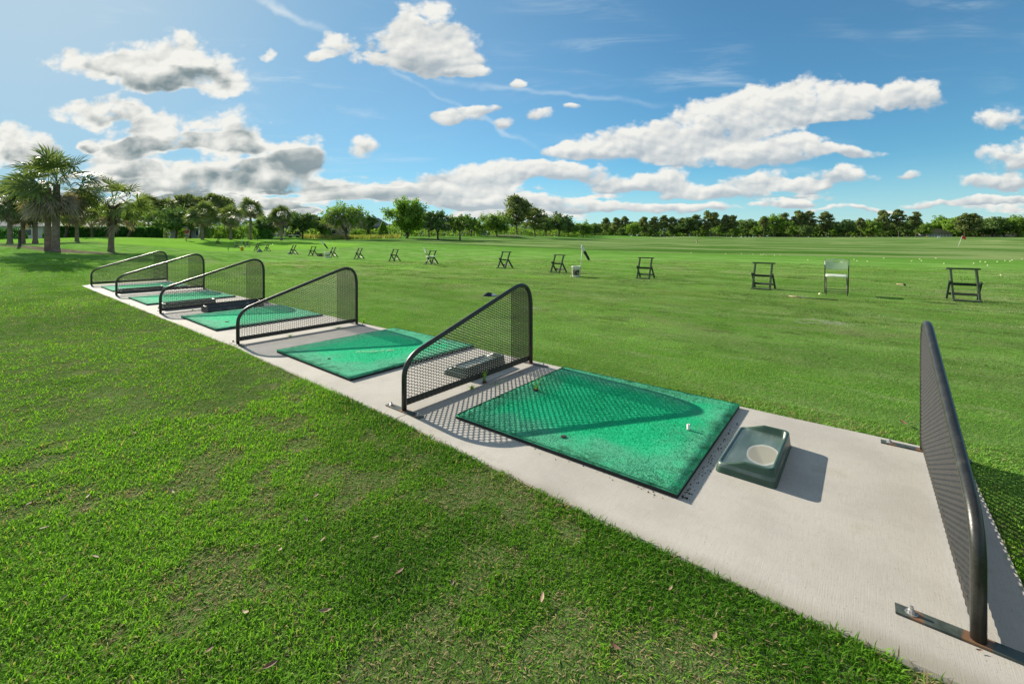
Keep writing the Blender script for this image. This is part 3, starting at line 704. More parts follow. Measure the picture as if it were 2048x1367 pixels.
mats = [make_mat(k, fibs[k]) for k in range(5)]
def mat_hole(k, u_, v_, r_=0.02):
    p = mats[k].matrix_basis.inverted() @ uvw(u_, v_, 0)
    h = MB().lathe([(r_, 0.0), (r_ * .9, 0.004), (0, 0.0042)], (0, 0, 0), 14).build('tee_hole', M_hole, mats[k]); h.location = (p.x, p.y, 0.0345)  # dark disc laid on the turf, its colour standing in for the hole's shade
bpy.context.view_layer.update()
mat_hole(4, 1.238, .348); mat_hole(3, -1.75, .33, .016); mat_hole(3, -1.35, 1.55, .02); mat_hole(2, -5.0, .40, .03)
M_chalk = simple('chalk_scuff', c3(0.26, 0.46, 0.28), 0.9, 0.3, 30)
def scuff():
    g = np.random.default_rng(5); n = 110; L = g.random(n); a = (L - .5) * 0.42; c_ = (g.normal(size=n)) * .032 * (1.2 - abs(L - .5))
    s = 0.004 + 0.006 * g.random(n); x = a; y = c_ + .05 * (L - .5) ** 2
    z = 0.0375 + g.random(n) * .002
    q = np.stack([np.stack([x + s * k1, y + s * k2 * .5, z], -1) for k1, k2 in ((-1, -1), (1, -1), (1, 1), (-1, 1))], 1)
    o = quads_mesh('chalk_mark', q, M_chalk, mats[3]); tag(o, kind='stuff'); p = mats[3].matrix_basis.inverted() @ uvw(-1.62, .82, 0); o.location = (p.x, p.y, 0); o.rotation_euler = (0, 0, R(48))
scuff()
M_dirt = simple('dirt_crumb', c3(0.030, 0.022, 0.015), 0.95, 0.4, 60)
def crumbs():
    g = np.random.default_rng(11); q = []
    for _ in range(170):
        side = g.random()
        if side < .6: uu = 2.045 + abs(g.normal()) * .02; vv = .2 + g.random() ** 1.6 * 1.2
        elif side < .8: uu = .42 + g.random() * 1.6; vv = .165 - abs(g.normal()) * .03
        else: uu = 0.09 + g.normal() * .02; vv = .6 + g.random() * 1.0
        p = uvw(uu, vv, 0.003); s = .0018 + .0035 * g.random(); a = g.random() * 6.28
        c_, s_ = math.cos(a) * s, math.sin(a) * s
        top = (p.x, p.y, p.z + s); ring = [(p.x + c_, p.y + s_, .0005), (p.x - s_, p.y + c_, .0005), (p.x - c_, p.y - s_, .0005), (p.x + s_, p.y - c_, .0005)]
        for e in range(4): q.append([ring[e], ring[(e + 1) % 4], top, top])
    q = np.array(q); n = len(q)
    o = np_mesh('dirt', q[:, :3].reshape(-1, 3), np.arange(n * 3), np.arange(n) * 3, np.full(n, 3), M_dirt); tag(o, kind='stuff')
crumbs()
p = uvw(1.845, .982, 0.034)
t = thing('rubber_tee', 'short white tee tube standing in the nearest green mat', 'tee', (p.x, p.y, 0.034))
MB().lathe([(0.0, 0), (0.013, 0), (0.011, 0.004), (0.0105, 0.036), (0.0085, 0.036), (0.0085, 0.02), (0, 0.02)], (0, 0, 0), 16).build('tube', M_white, t, True)

# ------------------------------------------------------------------ ball trays and trough
def tray_material():
    m = bpy.data.materials.new('green_tray_plastic'); b = NB(nt(m)); p = b.obj(); s = b.node('ShaderNodeSeparateXYZ', {0: p})
    n = b.noise(p, 9, 5, .6).outputs[0]; n2 = b.noise(b.node('ShaderNodeMapping', {'Vector': p, 'Rotation': (0, 0, R(40)), 'Scale': (20, 3, 3)}).outputs[0], 1.0, 4, .6).outputs[0]
    c = b.mix(b.ramp(n, .35, .65), c3(0.018, 0.050, 0.030), c3(0.032, 0.072, 0.046))
    flat = b.math('MULTIPLY', b.ramp(s.outputs[2], 0.058, 0.05), b.ramp(s.outputs[2], 0.03, 0.036))
    c = b.mix(b.math('MULTIPLY', flat, b.ramp(n2, .35, .7, .40, .85)), c, c3(0.125, 0.165, 0.160))          # dust film on the floor of the tray
    dx = b.math('DIVIDE', b.math('SUBTRACT', s.outputs[0], 0.045), 0.085); dy = b.math('DIVIDE', b.math('ADD', s.outputs[1], 0.03), 0.155)
    d = b.math('ADD', b.math('ADD', b.math('MULTIPLY', dx, dx), b.math('MULTIPLY', dy, dy)), b.math('MULTIPLY', b.math('SUBTRACT', n, .5), .5))
    tail = b.math('MULTIPLY', b.ramp(s.outputs[0], .07, .10), b.ramp(b.math('ABSOLUTE', b.math('ADD', s.outputs[1], .04)), .12, .05))
    st = b.math('MULTIPLY', flat, b.math('MAXIMUM', b.ramp(d, 1.0, .9), b.math('MULTIPLY', tail, .9)))
    rim = b.math('MULTIPLY', b.ramp(d, .6, .95), b.ramp(d, 1.05, .95))
    c = b.mix(st, c, b.mix(rim, c3(0.21, 0.205, 0.168), c3(0.31, 0.325, 0.31)))
    b.out(b.bsdf(c, b.math('ADD', 0.36, b.math('MULTIPLY', st, .5)), b.bump(n, .06, .004), 0, .5)); return m
M_tray = tray_material()
def rrect(hx, hy, r_, z, n=6):
    pts = []
    for cx, cy, a0 in ((hx - r_, hy - r_, 0), (-hx + r_, hy - r_, 90), (-hx + r_, -hy + r_, 180), (hx - r_, -hy + r_, 270)):
        for k in range(n + 1):
            a = R(a0 + 90 * k / n); x = cx + r_ * math.cos(a); y = cy + r_ * math.sin(a); pts.append((x, y, z(x, y) if callable(z) else z))
    # split the long sides so that the rim can step
    out = []
    for i in range(len(pts)):
        p0 = pts[i]; p1 = pts[(i + 1) % len(pts)]; out.append(p0)
        if math.dist(p0[:2], p1[:2]) > .12:
            for k in range(1, 12):
                f = k / 12; x = p0[0] + (p1[0] - p0[0]) * f; y = p0[1] + (p1[1] - p0[1]) * f; out.append((x, y, z(x, y) if callable(z) else z))
    return out
def make_tray(label):
    t = thing('ball_tray', label, 'tray', (0, 0, 0), RZ, 'moulded ball trays beside the mats')
    hx, hy = .155, .325
    rim = lambda x, y: 0.052 + 0.043 * max(0, min(1, (x + .11) / .11))
    loops = [rrect(hx, hy, .030, 0.0), rrect(hx - .004, hy - .005, .032, 0.02), rrect(hx - .010, hy - .013, .034, lambda x, y: rim(x, y) - .008), rrect(hx - .013, hy - .016, .034, rim),
             rrect(hx - .024, hy - .027, .030, rim), rrect(hx - .028, hy - .032, .028, lambda x, y: rim(x, y) - .007), rrect(hx - .034, hy - .044, .020, 0.0475), rrect(hx - .040, hy - .052, .018, 0.0445)]
    vs = [p for l_ in loops for p in l_]; n = len(loops[0]); fs = []
    for i in range(len(loops) - 1):
        for k in range(n): fs.append((i * n + k, i * n + (k + 1) % n, (i + 1) * n + (k + 1) % n, (i + 1) * n + k))
    fs.append(tuple((len(loops) - 1) * n + k for k in range(n)))
    MB().add(vs, fs).build('tray_shell', M_tray, t, True)
    return t
tr0 = make_tray('green ball tray with a dried sand stain beside the nearest mat'); tr0.location = uvw(2.265, .915, 0)
copy_tree(tr0, 'green ball tray behind the mesh of the divider with the tall weed', uvw(-.32, 1.14, 0), RZ + R(3), (1, 1, 1.1))
copy_tree(tr0, 'ball tray in the second bay from the left, seen through the mesh', uvw(-7.55, .55, 0), RZ, (1.3, 1.35, 1.25))
copy_tree(tr0, 'ball tray in the farthest bay, half hidden behind two mesh dividers', uvw(-11.38, .55, 0), RZ, (1.3, 1.35, 1.25))
M_trough = simple('dark_trough_plastic', c3(0.030, 0.034, 0.036), 0.4, 0.3, 15, dirt=c3(0.16, 0.16, 0.15))
def make_trough():
    t = thing('ball_trough', 'dark open trough lying between a mesh divider and its mat', 'trough', uvw(-6.56, 1.02, 0), RZ + R(5))
    L = .47; prof = [(.13, 0), (.14, .02), (.135, .055), (.125, .06), (.115, .05), (.09, .018), (-.05, .014), (-.10, .03), (-.115, .10), (-.125, .108), (-.135, .10), (-.13, 0)]
    n = len(prof); mb = MB(); segs = 12; vs = []
    for i in range(segs + 1):
        y = -L + 2 * L * i / segs; vs += [(x, y, z) for x, z in prof]
    fs = [(i * n + k, i * n + (k + 1) % n, (i + 1) * n + (k + 1) % n, (i + 1) * n + k) for i in range(segs) for k in range(n)]
    mb.add(vs, fs).build('trough_body', M_trough, t)
    for s in (-1, 1):
        e = MB(); pr = [(.14, 0), (.145, .04), (.12, .075), (.07, .095), (0, .105), (-.10, .112), (-.14, .105), (-.14, 0)]
        a = [(x, s * L, z) for x, z in pr]; c_ = [(x, s * (L + .018), z) for x, z in pr]; m_ = len(pr)
        e.add(a + c_, [tuple(range(m_)), tuple(range(2 * m_ - 1, m_ - 1, -1))] + [(k, (k + 1) % m_, m_ + (k + 1) % m_, m_ + k) for k in range(m_)]).build('end_cap', M_trough, t, bevel=.004)
make_trough()

# ------------------------------------------------------------------ weeds in the joints
M_weed = leafy('weed_leaf', c3(0.060, 0.140, 0.015), c3(0.160, 0.260, 0.040), .35, 8)
M_soil = simple('soil_clump', c3(0.060, 0.035, 0.022), .95, .5, 40)
def weed(label, u_, v_, z, n, h, spread, clump=0.0, seed=0, dry=0.1):
    g = random.Random(seed); p = uvw(u_, v_, z)
    t = thing('weed', label, 'weed', (p.x, p.y, z), 0, 'weeds growing in the concrete joints')
    q = []
    for k in range(n):
        a = g.random() * 6.283; hh = h * (.45 + .6 * g.random()); ln = spread * (.3 + g.random()); w_ = .0028 + .0025 * g.random()
        b0 = Vector(((g.random() - .5) * .03, (g.random() - .5) * .03, 0)); pr = None
        for s in range(5):
            f = s / 4; c_ = b0 + Vector((math.cos(a) * ln * f * f, math.sin(a) * ln * f * f, hh * (f - .35 * f * f * g.random())))
            ww = w_ * (1 - f * .85); sd = Vector((-math.sin(a) * ww, math.cos(a) * ww, 0))
            cur = (c_ - sd, c_ + sd)
            if pr: q.append([pr[0], pr[1], cur[1], cur[0]])
            pr = cur
    quads_mesh('leaves', [[tuple(x) for x in f] for f in q], M_weed, t)
    if clump:
        me = MB(); vs = []
        me.lathe([(clump * .9, 0), (clump, clump * .35), (clump * .6, clump * .8), (0, clump * .95)], (0, 0, 0), 9)
        me.v = [(x * (.7 + .6 * g.random()), y * (.7 + .6 * g.random()), zz) for x, y, zz in me.v]
        me.build('root_clump', M_soil, t)
    return t
weed('tall leafy weed at the foot of the divider in front of its tray', .035, .884, 0, 15, .15, .05, .022, 1)
weed('pulled weed with a brown root clump lying on the nearest mat', .581, .946, .034, 12, .17, .11, .024, 2)
weed('small flat weed in the joint next to the tall leafy weed', .05, .70, 0, 22, .035, .06, 0, 3)
weed('weed sprouting by the far post beside the chalk scuffed mat', -3.42, 1.80, -.01, 30, .12, .06, 0, 4)
weed('lone long grass stalk lying over the joint shadow', .14, .93, .002, 3, .03, .22, 0, 5)
weed('tiny weed under the divider left of the chalk scuffed mat', -3.33, .62, 0, 18, .03, .05, 0, 6)
weed('row of tiny weeds under the far half of that divider', -3.33, 1.32, 0, 34, .03, .11, 0, 7)
weed('small weed near the front post of the divider with the trough', -6.88, .45, 0, 16, .035, .04, 0, 8)
weed('broad blade weed at the right edge of the concrete in the divider shadow', 3.36, .95, -.02, 8, .16, .09, 0, 9)

# ------------------------------------------------------------------ bag stands on the tee line
M_stand = simple('green_painted_wood', c3(0.050, 0.074, 0.044), 0.7, 0.3, 14, 0, .15, .2, c3(0.085, 0.105, 0.075))
M_standdark = simple('dark_stained_wood', c3(0.022, 0.028, 0.022), 0.6, 0.3, 14, 0, .4, .2)
def make_stand(label):
    # local x: along the tee line, local y: away from the bays (rails lean that way)
    t = thing('bag_stand', label, 'bag stand', (0, 0, 0), RZ, 'wooden bag stands along the grass tee line')
    W = .20; TOPY, TOPZ = .30, .665; HY_, HZ_ = .155, .345
    for s in (-1, 1):
        MB().bar((s * W, 0, .012), (s * W, TOPY, TOPZ), .038, .062, up=(0, -1, .4)).build('rail', M_stand, t, bevel=.004)
        MB().bar((s * (W + .042), HY_ - .035, HZ_ + .06), (s * (W + .042), .44, 0.0), .036, .058, up=(0, 1, .5)).build('back_leg', M_stand, t, bevel=.004)
        MB().tube([(s * (W - .022), HY_, HZ_), (s * (W + .066), HY_, HZ_)], .007, 8).build('hinge_bolt', M_bolt, t)
    MB().box((0, TOPY + .012, TOPZ + .008), (.53, .085, .024), Matrix.Rotation(R(-12), 3, 'X')).build('top_bar', M_standdark, t, bevel=.004)
    MB().box((0, HY_ + .02, HZ_ + .0), (.36, .022, .055), Matrix.Rotation(R(24), 3, 'X')).build('middle_bar', M_standdark, t)
    MB().box((0, .345, .115), (.446, .022, .05), Matrix.Rotation(R(-38), 3, 'X')).build('lower_bar', M_standdark, t)
    MB().box((0, -.045, .014), (.44, .125, .024)).build('foot_board', M_stand, t, bevel=.004)
    return t
STANDS = [(1930,602,'green wooden bag stand standing farthest right, beyond the white folding chair'),
          (1519,578,'green wooden bag stand left of the white folding chair seen from behind'),
          (1283,557,'green wooden bag stand just right of the labelled white bucket'),
          (1107,545,'green wooden bag stand just left of the labelled white bucket'),
          (1000,536,'green wooden bag stand right of the side-on folding chair'),
          (854,528.5,'green wooden bag stand standing right behind the side-on folding chair'),
          (780,522.5,'green wooden bag stand next to the left of the side-on folding chair'),
          (709,518,'green wooden bag stand just right of the small white bucket, one gap along'),
          (657,514,'green wooden bag stand touching the small plain white bucket'),
          (618,511.5,'green wooden bag stand left of the small plain white bucket and crate'),
          (578,508.5,'green wooden bag stand with a blue cloth low between its legs'),
          (527,503.5,'green wooden bag stand with a grey bundle at its foot'),
          (507,502.5,'steep green wooden bag stand between the orange bucket and the grey bundle'),
          (487,499,'green wooden bag stand standing behind the orange bucket'),
          (466,499.5,'green wooden bag stand with a small wheel lying at its foot'),
          (429,498,'farthest green wooden bag stand, alone at the left end of the tee line')]
st0 = None; ST = []
for k, (px, py, lb) in enumerate(STANDS):
    Z = FPX * EYE / (py - HY - (1.2 if py < 506 else 0.4)); x, y = at(px + 3, Z); p = (x, y, tz(x, y) + .004)
    rz = RZ + R(random.Random(k).uniform(-4, 4)) + (R(14) if k in (9,) else 0)
    if st0 is None: st0 = make_stand(lb); st0.location = p; st0.rotation_euler = (0, 0, rz); ST.append(st0)
    else: ST.append(copy_tree(st0, lb, p, rz, {10: 1.1, 12: 1.14, 4: 1.06}.get(k, 1.0)))
# ------------------------------------------------------------------ folding chairs
M_chair = bpy.data.materials.new('white_chair_plastic')
def _ch():
    b = NB(nt(M_chair)); n = b.noise(b.obj(), 20, 4, .6).outputs[0]; c = b.mix(b.ramp(n, .4, .7), c3(.86, .86, .80), c3(.80, .80, .72))
    d = b.node('ShaderNodeBsdfPrincipled', {'Base Color': c, 'Roughness': .45}); t_ = b.node('ShaderNodeBsdfTranslucent', {'Color': b.mix(1.0, c, c3(.80, .95, .70), 'MULTIPLY')})
    m_ = b.node('ShaderNodeMixShader', {0: .42}); b.l.new(d.outputs[0], m_.inputs[1]); b.l.new(t_.outputs[0], m_.inputs[2]); b.out(m_.outputs[0])
_ch()
M_steel = simple('grey_steel_tube', c3(0.075, 0.075, 0.068), 0.4, .2, 20, .4)
M_slot = simple('shadow_slot', c3(0.10, 0.11, 0.09), .8, .1, 20)
def make_chair(label):
    t = thing('folding_chair', label, 'chair', (0, 0, 0), RZ, 'white folding chairs on the tee line')
    W = .225                                                   # local y forward (faces the range)
    for s in (-1, 1):
        MB().tube([(s * W, -.215, .845), (s * W, -.17, .60), (s * W, .02, .35), (s * W, .27, .012)], .0115, 8).build('front_leg', M_steel, t, True)
        MB().tube([(s * (W - .025), .10, .43), (s * (W - .025), -.05, .27), (s * (W - .025), -.255, .012)], .0105, 8).build('rear_leg', M_steel, t, True)
    MB().tube([(-W + .025, -.195, .09), (W - .025, -.195, .09)], .008, 8).build('rear_brace', M_steel, t)
    MB().tube([(-W, .205, .10), (W, .205, .10)], .008, 8).build('front_brace', M_steel, t)
    nx, nz = 16, 10; vs = []
    for side in (0, 1):
        for i in range(nx + 1):
            for j in range(nz + 1):
                a = -1 + 2 * i / nx; c_ = j / nz
                zt = .875 - .045 * abs(a) ** 2.6; zb = .60 + .012 * a * a
                z = zb + (zt - zb) * c_; y = -.170 - .075 * (c_ ** 1.3) - .040 * (1 - a * a) + (.018 if side == 0 else 0) - (.03 * max(0, c_ - .85) / .15)
                x = a * (.235 - .012 * c_ ** 6)
                vs.append((x, y, z))
    n1 = (nx + 1) * (nz + 1); fs = []
    hole = lambda i, j: 6 <= i <= 9 and j == 7
    ix = lambda i, j, s: s * n1 + i * (nz + 1) + j
    for i in range(nx):
        for j in range(nz):
            if hole(i, j): continue
            fs.append((ix(i, j, 0), ix(i, j + 1, 0), ix(i + 1, j + 1, 0), ix(i + 1, j, 0))); fs.append((ix(i, j, 1), ix(i + 1, j, 1), ix(i + 1, j + 1, 1), ix(i, j + 1, 1)))
    for i in range(nx):
        for j in (0, nz): fs.append((ix(i, j, 0), ix(i + 1, j, 0), ix(i + 1, j, 1), ix(i, j, 1)))
    for j in range(nz):
        for i in (0, nx): fs.append((ix(i, j, 0), ix(i, j, 1), ix(i, j + 1, 1), ix(i, j + 1, 0)))
    for (a, c_) in (((6, 7), (10, 7)), ((6, 8), (10, 8))):
        for i in range(a[0], c_[0]): fs.append((ix(i, a[1], 0), ix(i + 1, a[1], 0), ix(i + 1, a[1], 1), ix(i, a[1], 1)))
    MB().add(vs, fs).build('backrest', M_chair, t, True)
    s_ = MB(); loops = []
    for z, ins in ((.418, .03), (.425, .008), (.44, 0.0), (.452, .008), (.456, .03)):
        loops.append(rrect(.215 - ins, .205 - ins, .06 - ins * .5, z))
    vs = [(x, y + .055, z - .03 * (y + .2) * 0 + .015 * (y > .12)) for l_ in loops for x, y, z in l_]; n = len(loops[0]); fs = []
    for i in range(4):
        for k in range(n): fs.append((i * n + k, i * n + (k + 1) % n, (i + 1) * n + (k + 1) % n, (i + 1) * n + k))
    fs.append(tuple(range(n - 1, -1, -1))); fs.append(tuple(4 * n + k for k in range(n)))
    s_.add(vs, fs).build('seat', M_chair, t, True)
    return t
ch0 = make_chair('white folding chair seen from behind between two bag stands')
x, y = at(1673, 10.45); ch0.location = (x, y, tz(x, y)); ch0.rotation_euler = (0, 0, RZ + R(3))
x, y = at(859, 21.3); copy_tree(ch0, 'white folding chair seen side-on in front of a bag stand', (x, y, tz(x, y)), RZ - R(28))
# ------------------------------------------------------------------ buckets, towel poles and small gear on the tee
M_bucket = simple('white_bucket_plastic', c3(0.66, 0.65, 0.58), 0.5, .08, 20, dirt=c3(.5, .48, .4))
M_label = bpy.data.materials.new('bucket_print')
def _lab():
    b = NB(nt(M_label)); p = b.obj(); n = b.noise(p, 16, 1.5, .4, 1.6).outputs[0]
    b.out(b.bsdf(b.mix(b.ramp(n, .53, .57), c3(.030, .028, .016), c3(.34, .33, .20)), .5))
_lab()
def bucket(label, px, py, body, print_=True, sc=1.0, cat='bucket', band=(.06, .25)):
    Z = FPX * EYE / (py - HY - .4); x, y = at(px, Z)
    t = thing('bucket', label, cat, (x, y, tz(x, y)), 0); t.scale = (sc,) * 3
    MB().lathe([(0, .004), (.128, .0), (.132, .01), (.147, .325), (.153, .33), (.153, .365), (.148, .372), (.143, .365), (.126, .02), (0, .018)], n=28).build('body', body, t, True)
    MB().tube([(.152 * math.cos(a), .152 * math.sin(a) * .25 - .13 * math.sin(a), .335 - .13 * math.sin(a)) for a in np.linspace(0, math.pi, 12)], .003, 6).build('handle', M_steel, t, True)
    if print_:
        a0 = math.atan2(-y, -x); vs = []; fs = []; n = 16
        for i in range(n + 1):
            a = a0 - 1.1 + 2.1 * i / n
            for z in band: r_ = .1325 + (z - .01) / .315 * .015 + .0012; vs.append((r_ * math.cos(a), r_ * math.sin(a), z))
        for i in range(n): fs.append((2 * i, 2 * i + 2, 2 * i + 3, 2 * i + 1))
        MB().add(vs, fs).build('printed_label', M_label, t)
    return t
bucket('white bucket with a dark printed label and a towel pole standing at its rim', 1152, 553, M_bucket)
bucket('small plain white bucket beside a bag stand, farther left on the tee line', 654, 515.5, M_bucket, True, 1.0, band=(.14, .20))
M_orange = simple('orange_plastic', c3(0.62, 0.26, 0.025), .5, .15, 20)
bucket('orange bucket in front of a bag stand at the left of the tee line', 484, 501.3, M_orange, False, 1.05)
M_pole = simple('pale_pole', c3(0.60, 0.60, 0.50), .45, .1, 20)
M_towel_d = simple('black_towel', c3(0.022, 0.020, 0.024), .9, .3, 25)
M_towel_w = simple('white_towel', c3(0.62, 0.61, 0.60), .9, .1, 25)
def towel_pole(label, px, py, H, lean, tow, white=.1):
    Z = FPX * EYE / (py - HY - .4); x, y = at(px, Z)
    t = thing('towel_pole', label, 'pole', (x, y, tz(x, y)), 0, 'poles with wind-blown towels on the tee line')
    MB().tube([(0, 0, -.02), (lean, 0, H)], .009, 8).build('pole', M_pole, t, True)
    n = 9; pts = []; rad = []
    for i in range(n + 1):
        f = i / n; pts.append((lean - .02 + tow[0] * f, .02 * math.sin(f * 5), H + .03 - tow[1] * (f ** 1.05))); rad.append(.028 + .022 * math.sin(f * 2.9) + .006 * math.sin(f * 17))
    k = 4
    MB().tube([(lean, 0, H + .10), (lean - .01, 0, H + .06)] + pts[:k], [.018, .034] + [r_ * 1.12 for r_ in rad[:k]], 9).build('towel_white_end', M_towel_w, t, True)
    MB().tube(pts[k - 1:], rad[k - 1:], 9).build('towel', M_towel_d, t, True)
    return t
towel_pole('leaning pole with a black and white towel rising behind the labelled bucket', 1159.5, 552.6, 1.0, .09, (.26, .46))
towel_pole('thin pole with a dark towel rising behind the small plain bucket', 645.5, 514.6, 1.06, -.04, (.42, .50))
towel_pole('thin pole with a dark towel rising behind the orange bucket', 484.5, 500.8, 1.02, -.06, (.36, .42))
def on_tee(px, py): Z = FPX * EYE / (py - HY - .4); x, y = at(px, Z); return x, y, tz(x, y)
M_crate = simple('olive_crate', c3(0.075, 0.085, 0.035), .7, .3, 25)
x, y, z = on_tee(640.5, 512.5); t = thing('crate', 'small olive crate on the grass left of the plain white bucket', 'crate', (x, y, z), RZ)
MB().box((0, 0, .012), (.38, .28, .02)).build('crate_floor', M_crate, t)
for s in (-1, 1):
    for zz in (.05, .12, .19): pass
    m_ = MB()
    for zz in (.05, .115, .18): m_.box((0, s * .14, zz), (.40, .014, .05))
    m_.build('long_side', M_crate, t); m_ = MB()
    for zz in (.05, .115, .18): m_.box((s * .19, 0, zz), (.014, .26, .05))
    m_.build('short_side', M_crate, t)
M_blue = simple('blue_cloth', c3(0.010, 0.075, 0.13), .9, .3, 20)
M_grey = simple('grey_blue_cloth', c3(0.11, 0.14, 0.15), .9, .35, 20)
M_navy = simple('navy_cloth', c3(0.012, 0.016, 0.045), .9, .3, 30)
M_pale = simple('pale_cloth', c3(0.50, 0.54, 0.60), .85, .15, 30)
def bundle(name, label, cat, p, size, mat, seed, rz=0.0):
    t = thing(name, label, cat, p, rz); g = np.random.default_rng(seed); n = 22; m_ = 9; vs = []
    for j in range(m_ + 1):
        f = j / m_; a = math.pi / 2 * f
        for i in range(n):
            th = 6.283 * i / n; w_ = 1 + .22 * math.sin(3 * th + seed) + .12 * math.sin(7 * th + 2 * seed + 4 * f)
            vs.append((size[0] / 2 * math.cos(a) * math.cos(th) * w_, size[1] / 2 * math.cos(a) * math.sin(th) * w_, size[2] * math.sin(a) * (1 + .25 * math.sin(2 * th + seed + 3 * f))))
    fs = [(j * n + i, j * n + (i + 1) % n, (j + 1) * n + (i + 1) % n, (j + 1) * n + i) for j in range(m_) for i in range(n)]
    MB().add(vs, fs).build('cloth', mat, t, True); return t
x, y, z = on_tee(580, 508.2); bundle('towel', 'blue cloth lying between the legs of a bag stand', 'towel', (x, y, z), (.34, .22, .16), M_blue, 2)
x, y, z = on_tee(519.5, 504); bundle('cloth_bundle', 'grey blue cloth bundle lying at the foot of a bag stand', 'cloth', (x, y, z), (.46, .30, .22), M_grey, 4)
x, y, z = on_tee(976, 591.5); g_ = bundle('headcover', 'navy and pale cloth club cover lying on the grass above the divider', 'headcover', (x + .02, y, z), (.21, .12, .07), M_navy, 6, .2)
o = MB().lathe([(.0, .0), (.05, .0), (.055, .02), (.035, .045), (0, .05)], n=14).build('pale_cuff', M_pale, g_, True); o.location = (.115, .0, 0); o.scale = (1.5, .9, 1)
x, y, z = on_tee(456.5, 500.3); t = thing('trolley_wheel', 'small spoked wheel lying beside a bag stand at the far left', 'wheel', (x, y, z), RZ)
MB().tube([(.15 * math.cos(a), 0, .16 + .15 * math.sin(a)) for a in np.linspace(0, 6.283, 25)], .016, 8, False).build('tyre', M_standdark, t, True)
m_ = MB()
for k in range(3): a = k * 1.047; m_.bar((-.14 * math.cos(a), 0, .16 - .14 * math.sin(a)), (.14 * math.cos(a), 0, .16 + .14 * math.sin(a)), .012, .012, (0, 1, 0))
m_.build('spokes', M_pole, t)
# dark bollard by the palms
x, y = at(39.5, 24); t = thing('bollard', 'black bollard standing on the lawn left of the big palms', 'bollard', (x, y, tz(x, y)))
MB().lathe([(0, 0), (.075, 0), (.07, .02), (.062, .80), (.07, .81), (.072, .86), (.05, .89), (0, .90)], n=16).build('post', M_black, t, True)
MB().lathe([(.0735, .815), (.0735, .85)], n=16).build('lamp_band', M_steel, t, True)
# ------------------------------------------------------------------ sticks, balls, leaves
M_wood = simple('pale_stick', c3(0.36, 0.26, 0.16), .7, .3, 40)
M_ball = simple('range_ball', c3(0.80, 0.74, 0.42), .35, .08, 40)
x, y, z = on_tee(1578, 592.5); x2, y2, z2 = on_tee(1600, 595.5); x3, y3, z3 = on_tee(1676, 601)
t = thing('alignment_stick', 'thin stick with a pale end lying on the grass left of the rear-view chair', 'stick', (x, y, z))
MB().tube([(0, 0, .02), (x2 - x, y2 - y, z2 - z + .02)], .011, 8).build('pale_end', M_wood, t, True)
MB().tube([(x2 - x, y2 - y, z2 - z + .02), (x3 - x, y3 - y, z3 - z + .018)], .008, 8).build('shaft', M_standdark, t, True)
x, y, z = on_tee(1793, 568.5); x2, y2, z2 = on_tee(1809, 571)
t = thing('broken_stake', 'short pale stake with a dark knob lying left of the rightmost stand', 'stake', (x, y, z))
MB().tube([(0, 0, .02), (x2 - x, y2 - y, z2 - z + .03)], .012, 8).build('stake', M_wood, t, True)
MB().lathe([(0, 0), (.028, .01), (.034, .035), (.02, .06), (0, .064)], (x2 - x, y2 - y, z2 - z), 12).build('knob', M_standdark, t, True)
def ball_mesh(r_=.0225):
    bm = bmesh.new(); bmesh.ops.create_icosphere(bm, subdivisions=3, radius=r_)
    for v_ in bm.verts:                                                # shallow dimples
        h = (math.sin(v_.co.x * 900) * math.sin(v_.co.y * 900) * math.sin(v_.co.z * 900)); v_.co *= 1 - .01 * max(0, h)
    me = bpy.data.meshes.new('golf_ball'); bm.to_mesh(me); bm.free(); me.materials.append(M_ball)
    for q in me.polygons: q.use_smooth = True
    return me
BM_ = ball_mesh()
def ball(px, py, label, group=None, sc=1.0):
    x, y, z = on_tee(px, py); o = bpy.data.objects.new('golf_ball', BM_); col.objects.link(o)
    o.location = (x, y, z + .026 * sc + .006); o.rotation_euler = (px, py, 1); o.scale = (sc,) * 3
    return tag(o, label, 'golf ball', group)
ball(1640, 590.5, 'single yellow ball on the grass between the stick and the rear-view chair', None, 1.25)
for px, py in [(50,468),(85,485),(205,491),(397,452),(538,422),(725,487),(820,462),(842,483),(1012,451),(1106,517),(1458,514),(1535,494),(1595,499),(1622,541),(1735,495),(1783,452),(1826,483),(1886,489),(1910,478),(2025,427)]:
    ball(1700 + px / 5.885, 440 + py / 5.89 + .6, 'yellow range ball among those strewn on the grass behind the rightmost stand', 'yellow balls strewn behind the rightmost stand', 1.35)
for px, py in [(1150,548),(1146,566),(1163,556),(1190,562),(1186,551),(1130,560),(1055,558),(1275,570),(1335,565),(935,552),(1012,545)]:
    ball(1300 + px / 5.12, 400 + py / 5.12 + .5, 'pale range ball in the loose cluster beyond the stand left of the chair', 'pale balls clustered beyond a stand', 1.3)
for px, py in [(775,527),(420,540),(520,530)]:
    ball(1300 + px / 5.12, 400 + py / 5.12 + .5, 'lone far ball on the mown edge right of the labelled bucket', 'lone far balls on the mown edge', 1.3)
ball(1615.5, 521, 'single pale ball on the grass straight behind the gap left of the chair', None, 1.2)
ball(2002, 552, 'single tan ball on the grass right of the rightmost stand', None, 1.2)
ball(1071, 554.5, 'single pale ball at the foot of the labelled bucket', None, 1.0).location.x += 1.2
def tees_far(px, py, Z, label, group):
    x, y = at(px, Z); o = bpy.data.objects.new('golf_ball', BM_); col.objects.link(o); o.location = (x, y, tz(x, y) + .03); o.scale = (1.7,) * 3; tag(o, label, 'golf ball', group)
for px in (526, 529, 533, 541, 545): tees_far(px, 483, 56, 'white ball on the rise behind the grey bundle stand', 'white balls on the rise behind the stands')
for px in (443, 446): tees_far(px, 483, 57, 'white ball on the rise behind the lone leftmost stand', 'white balls behind the leftmost stand')
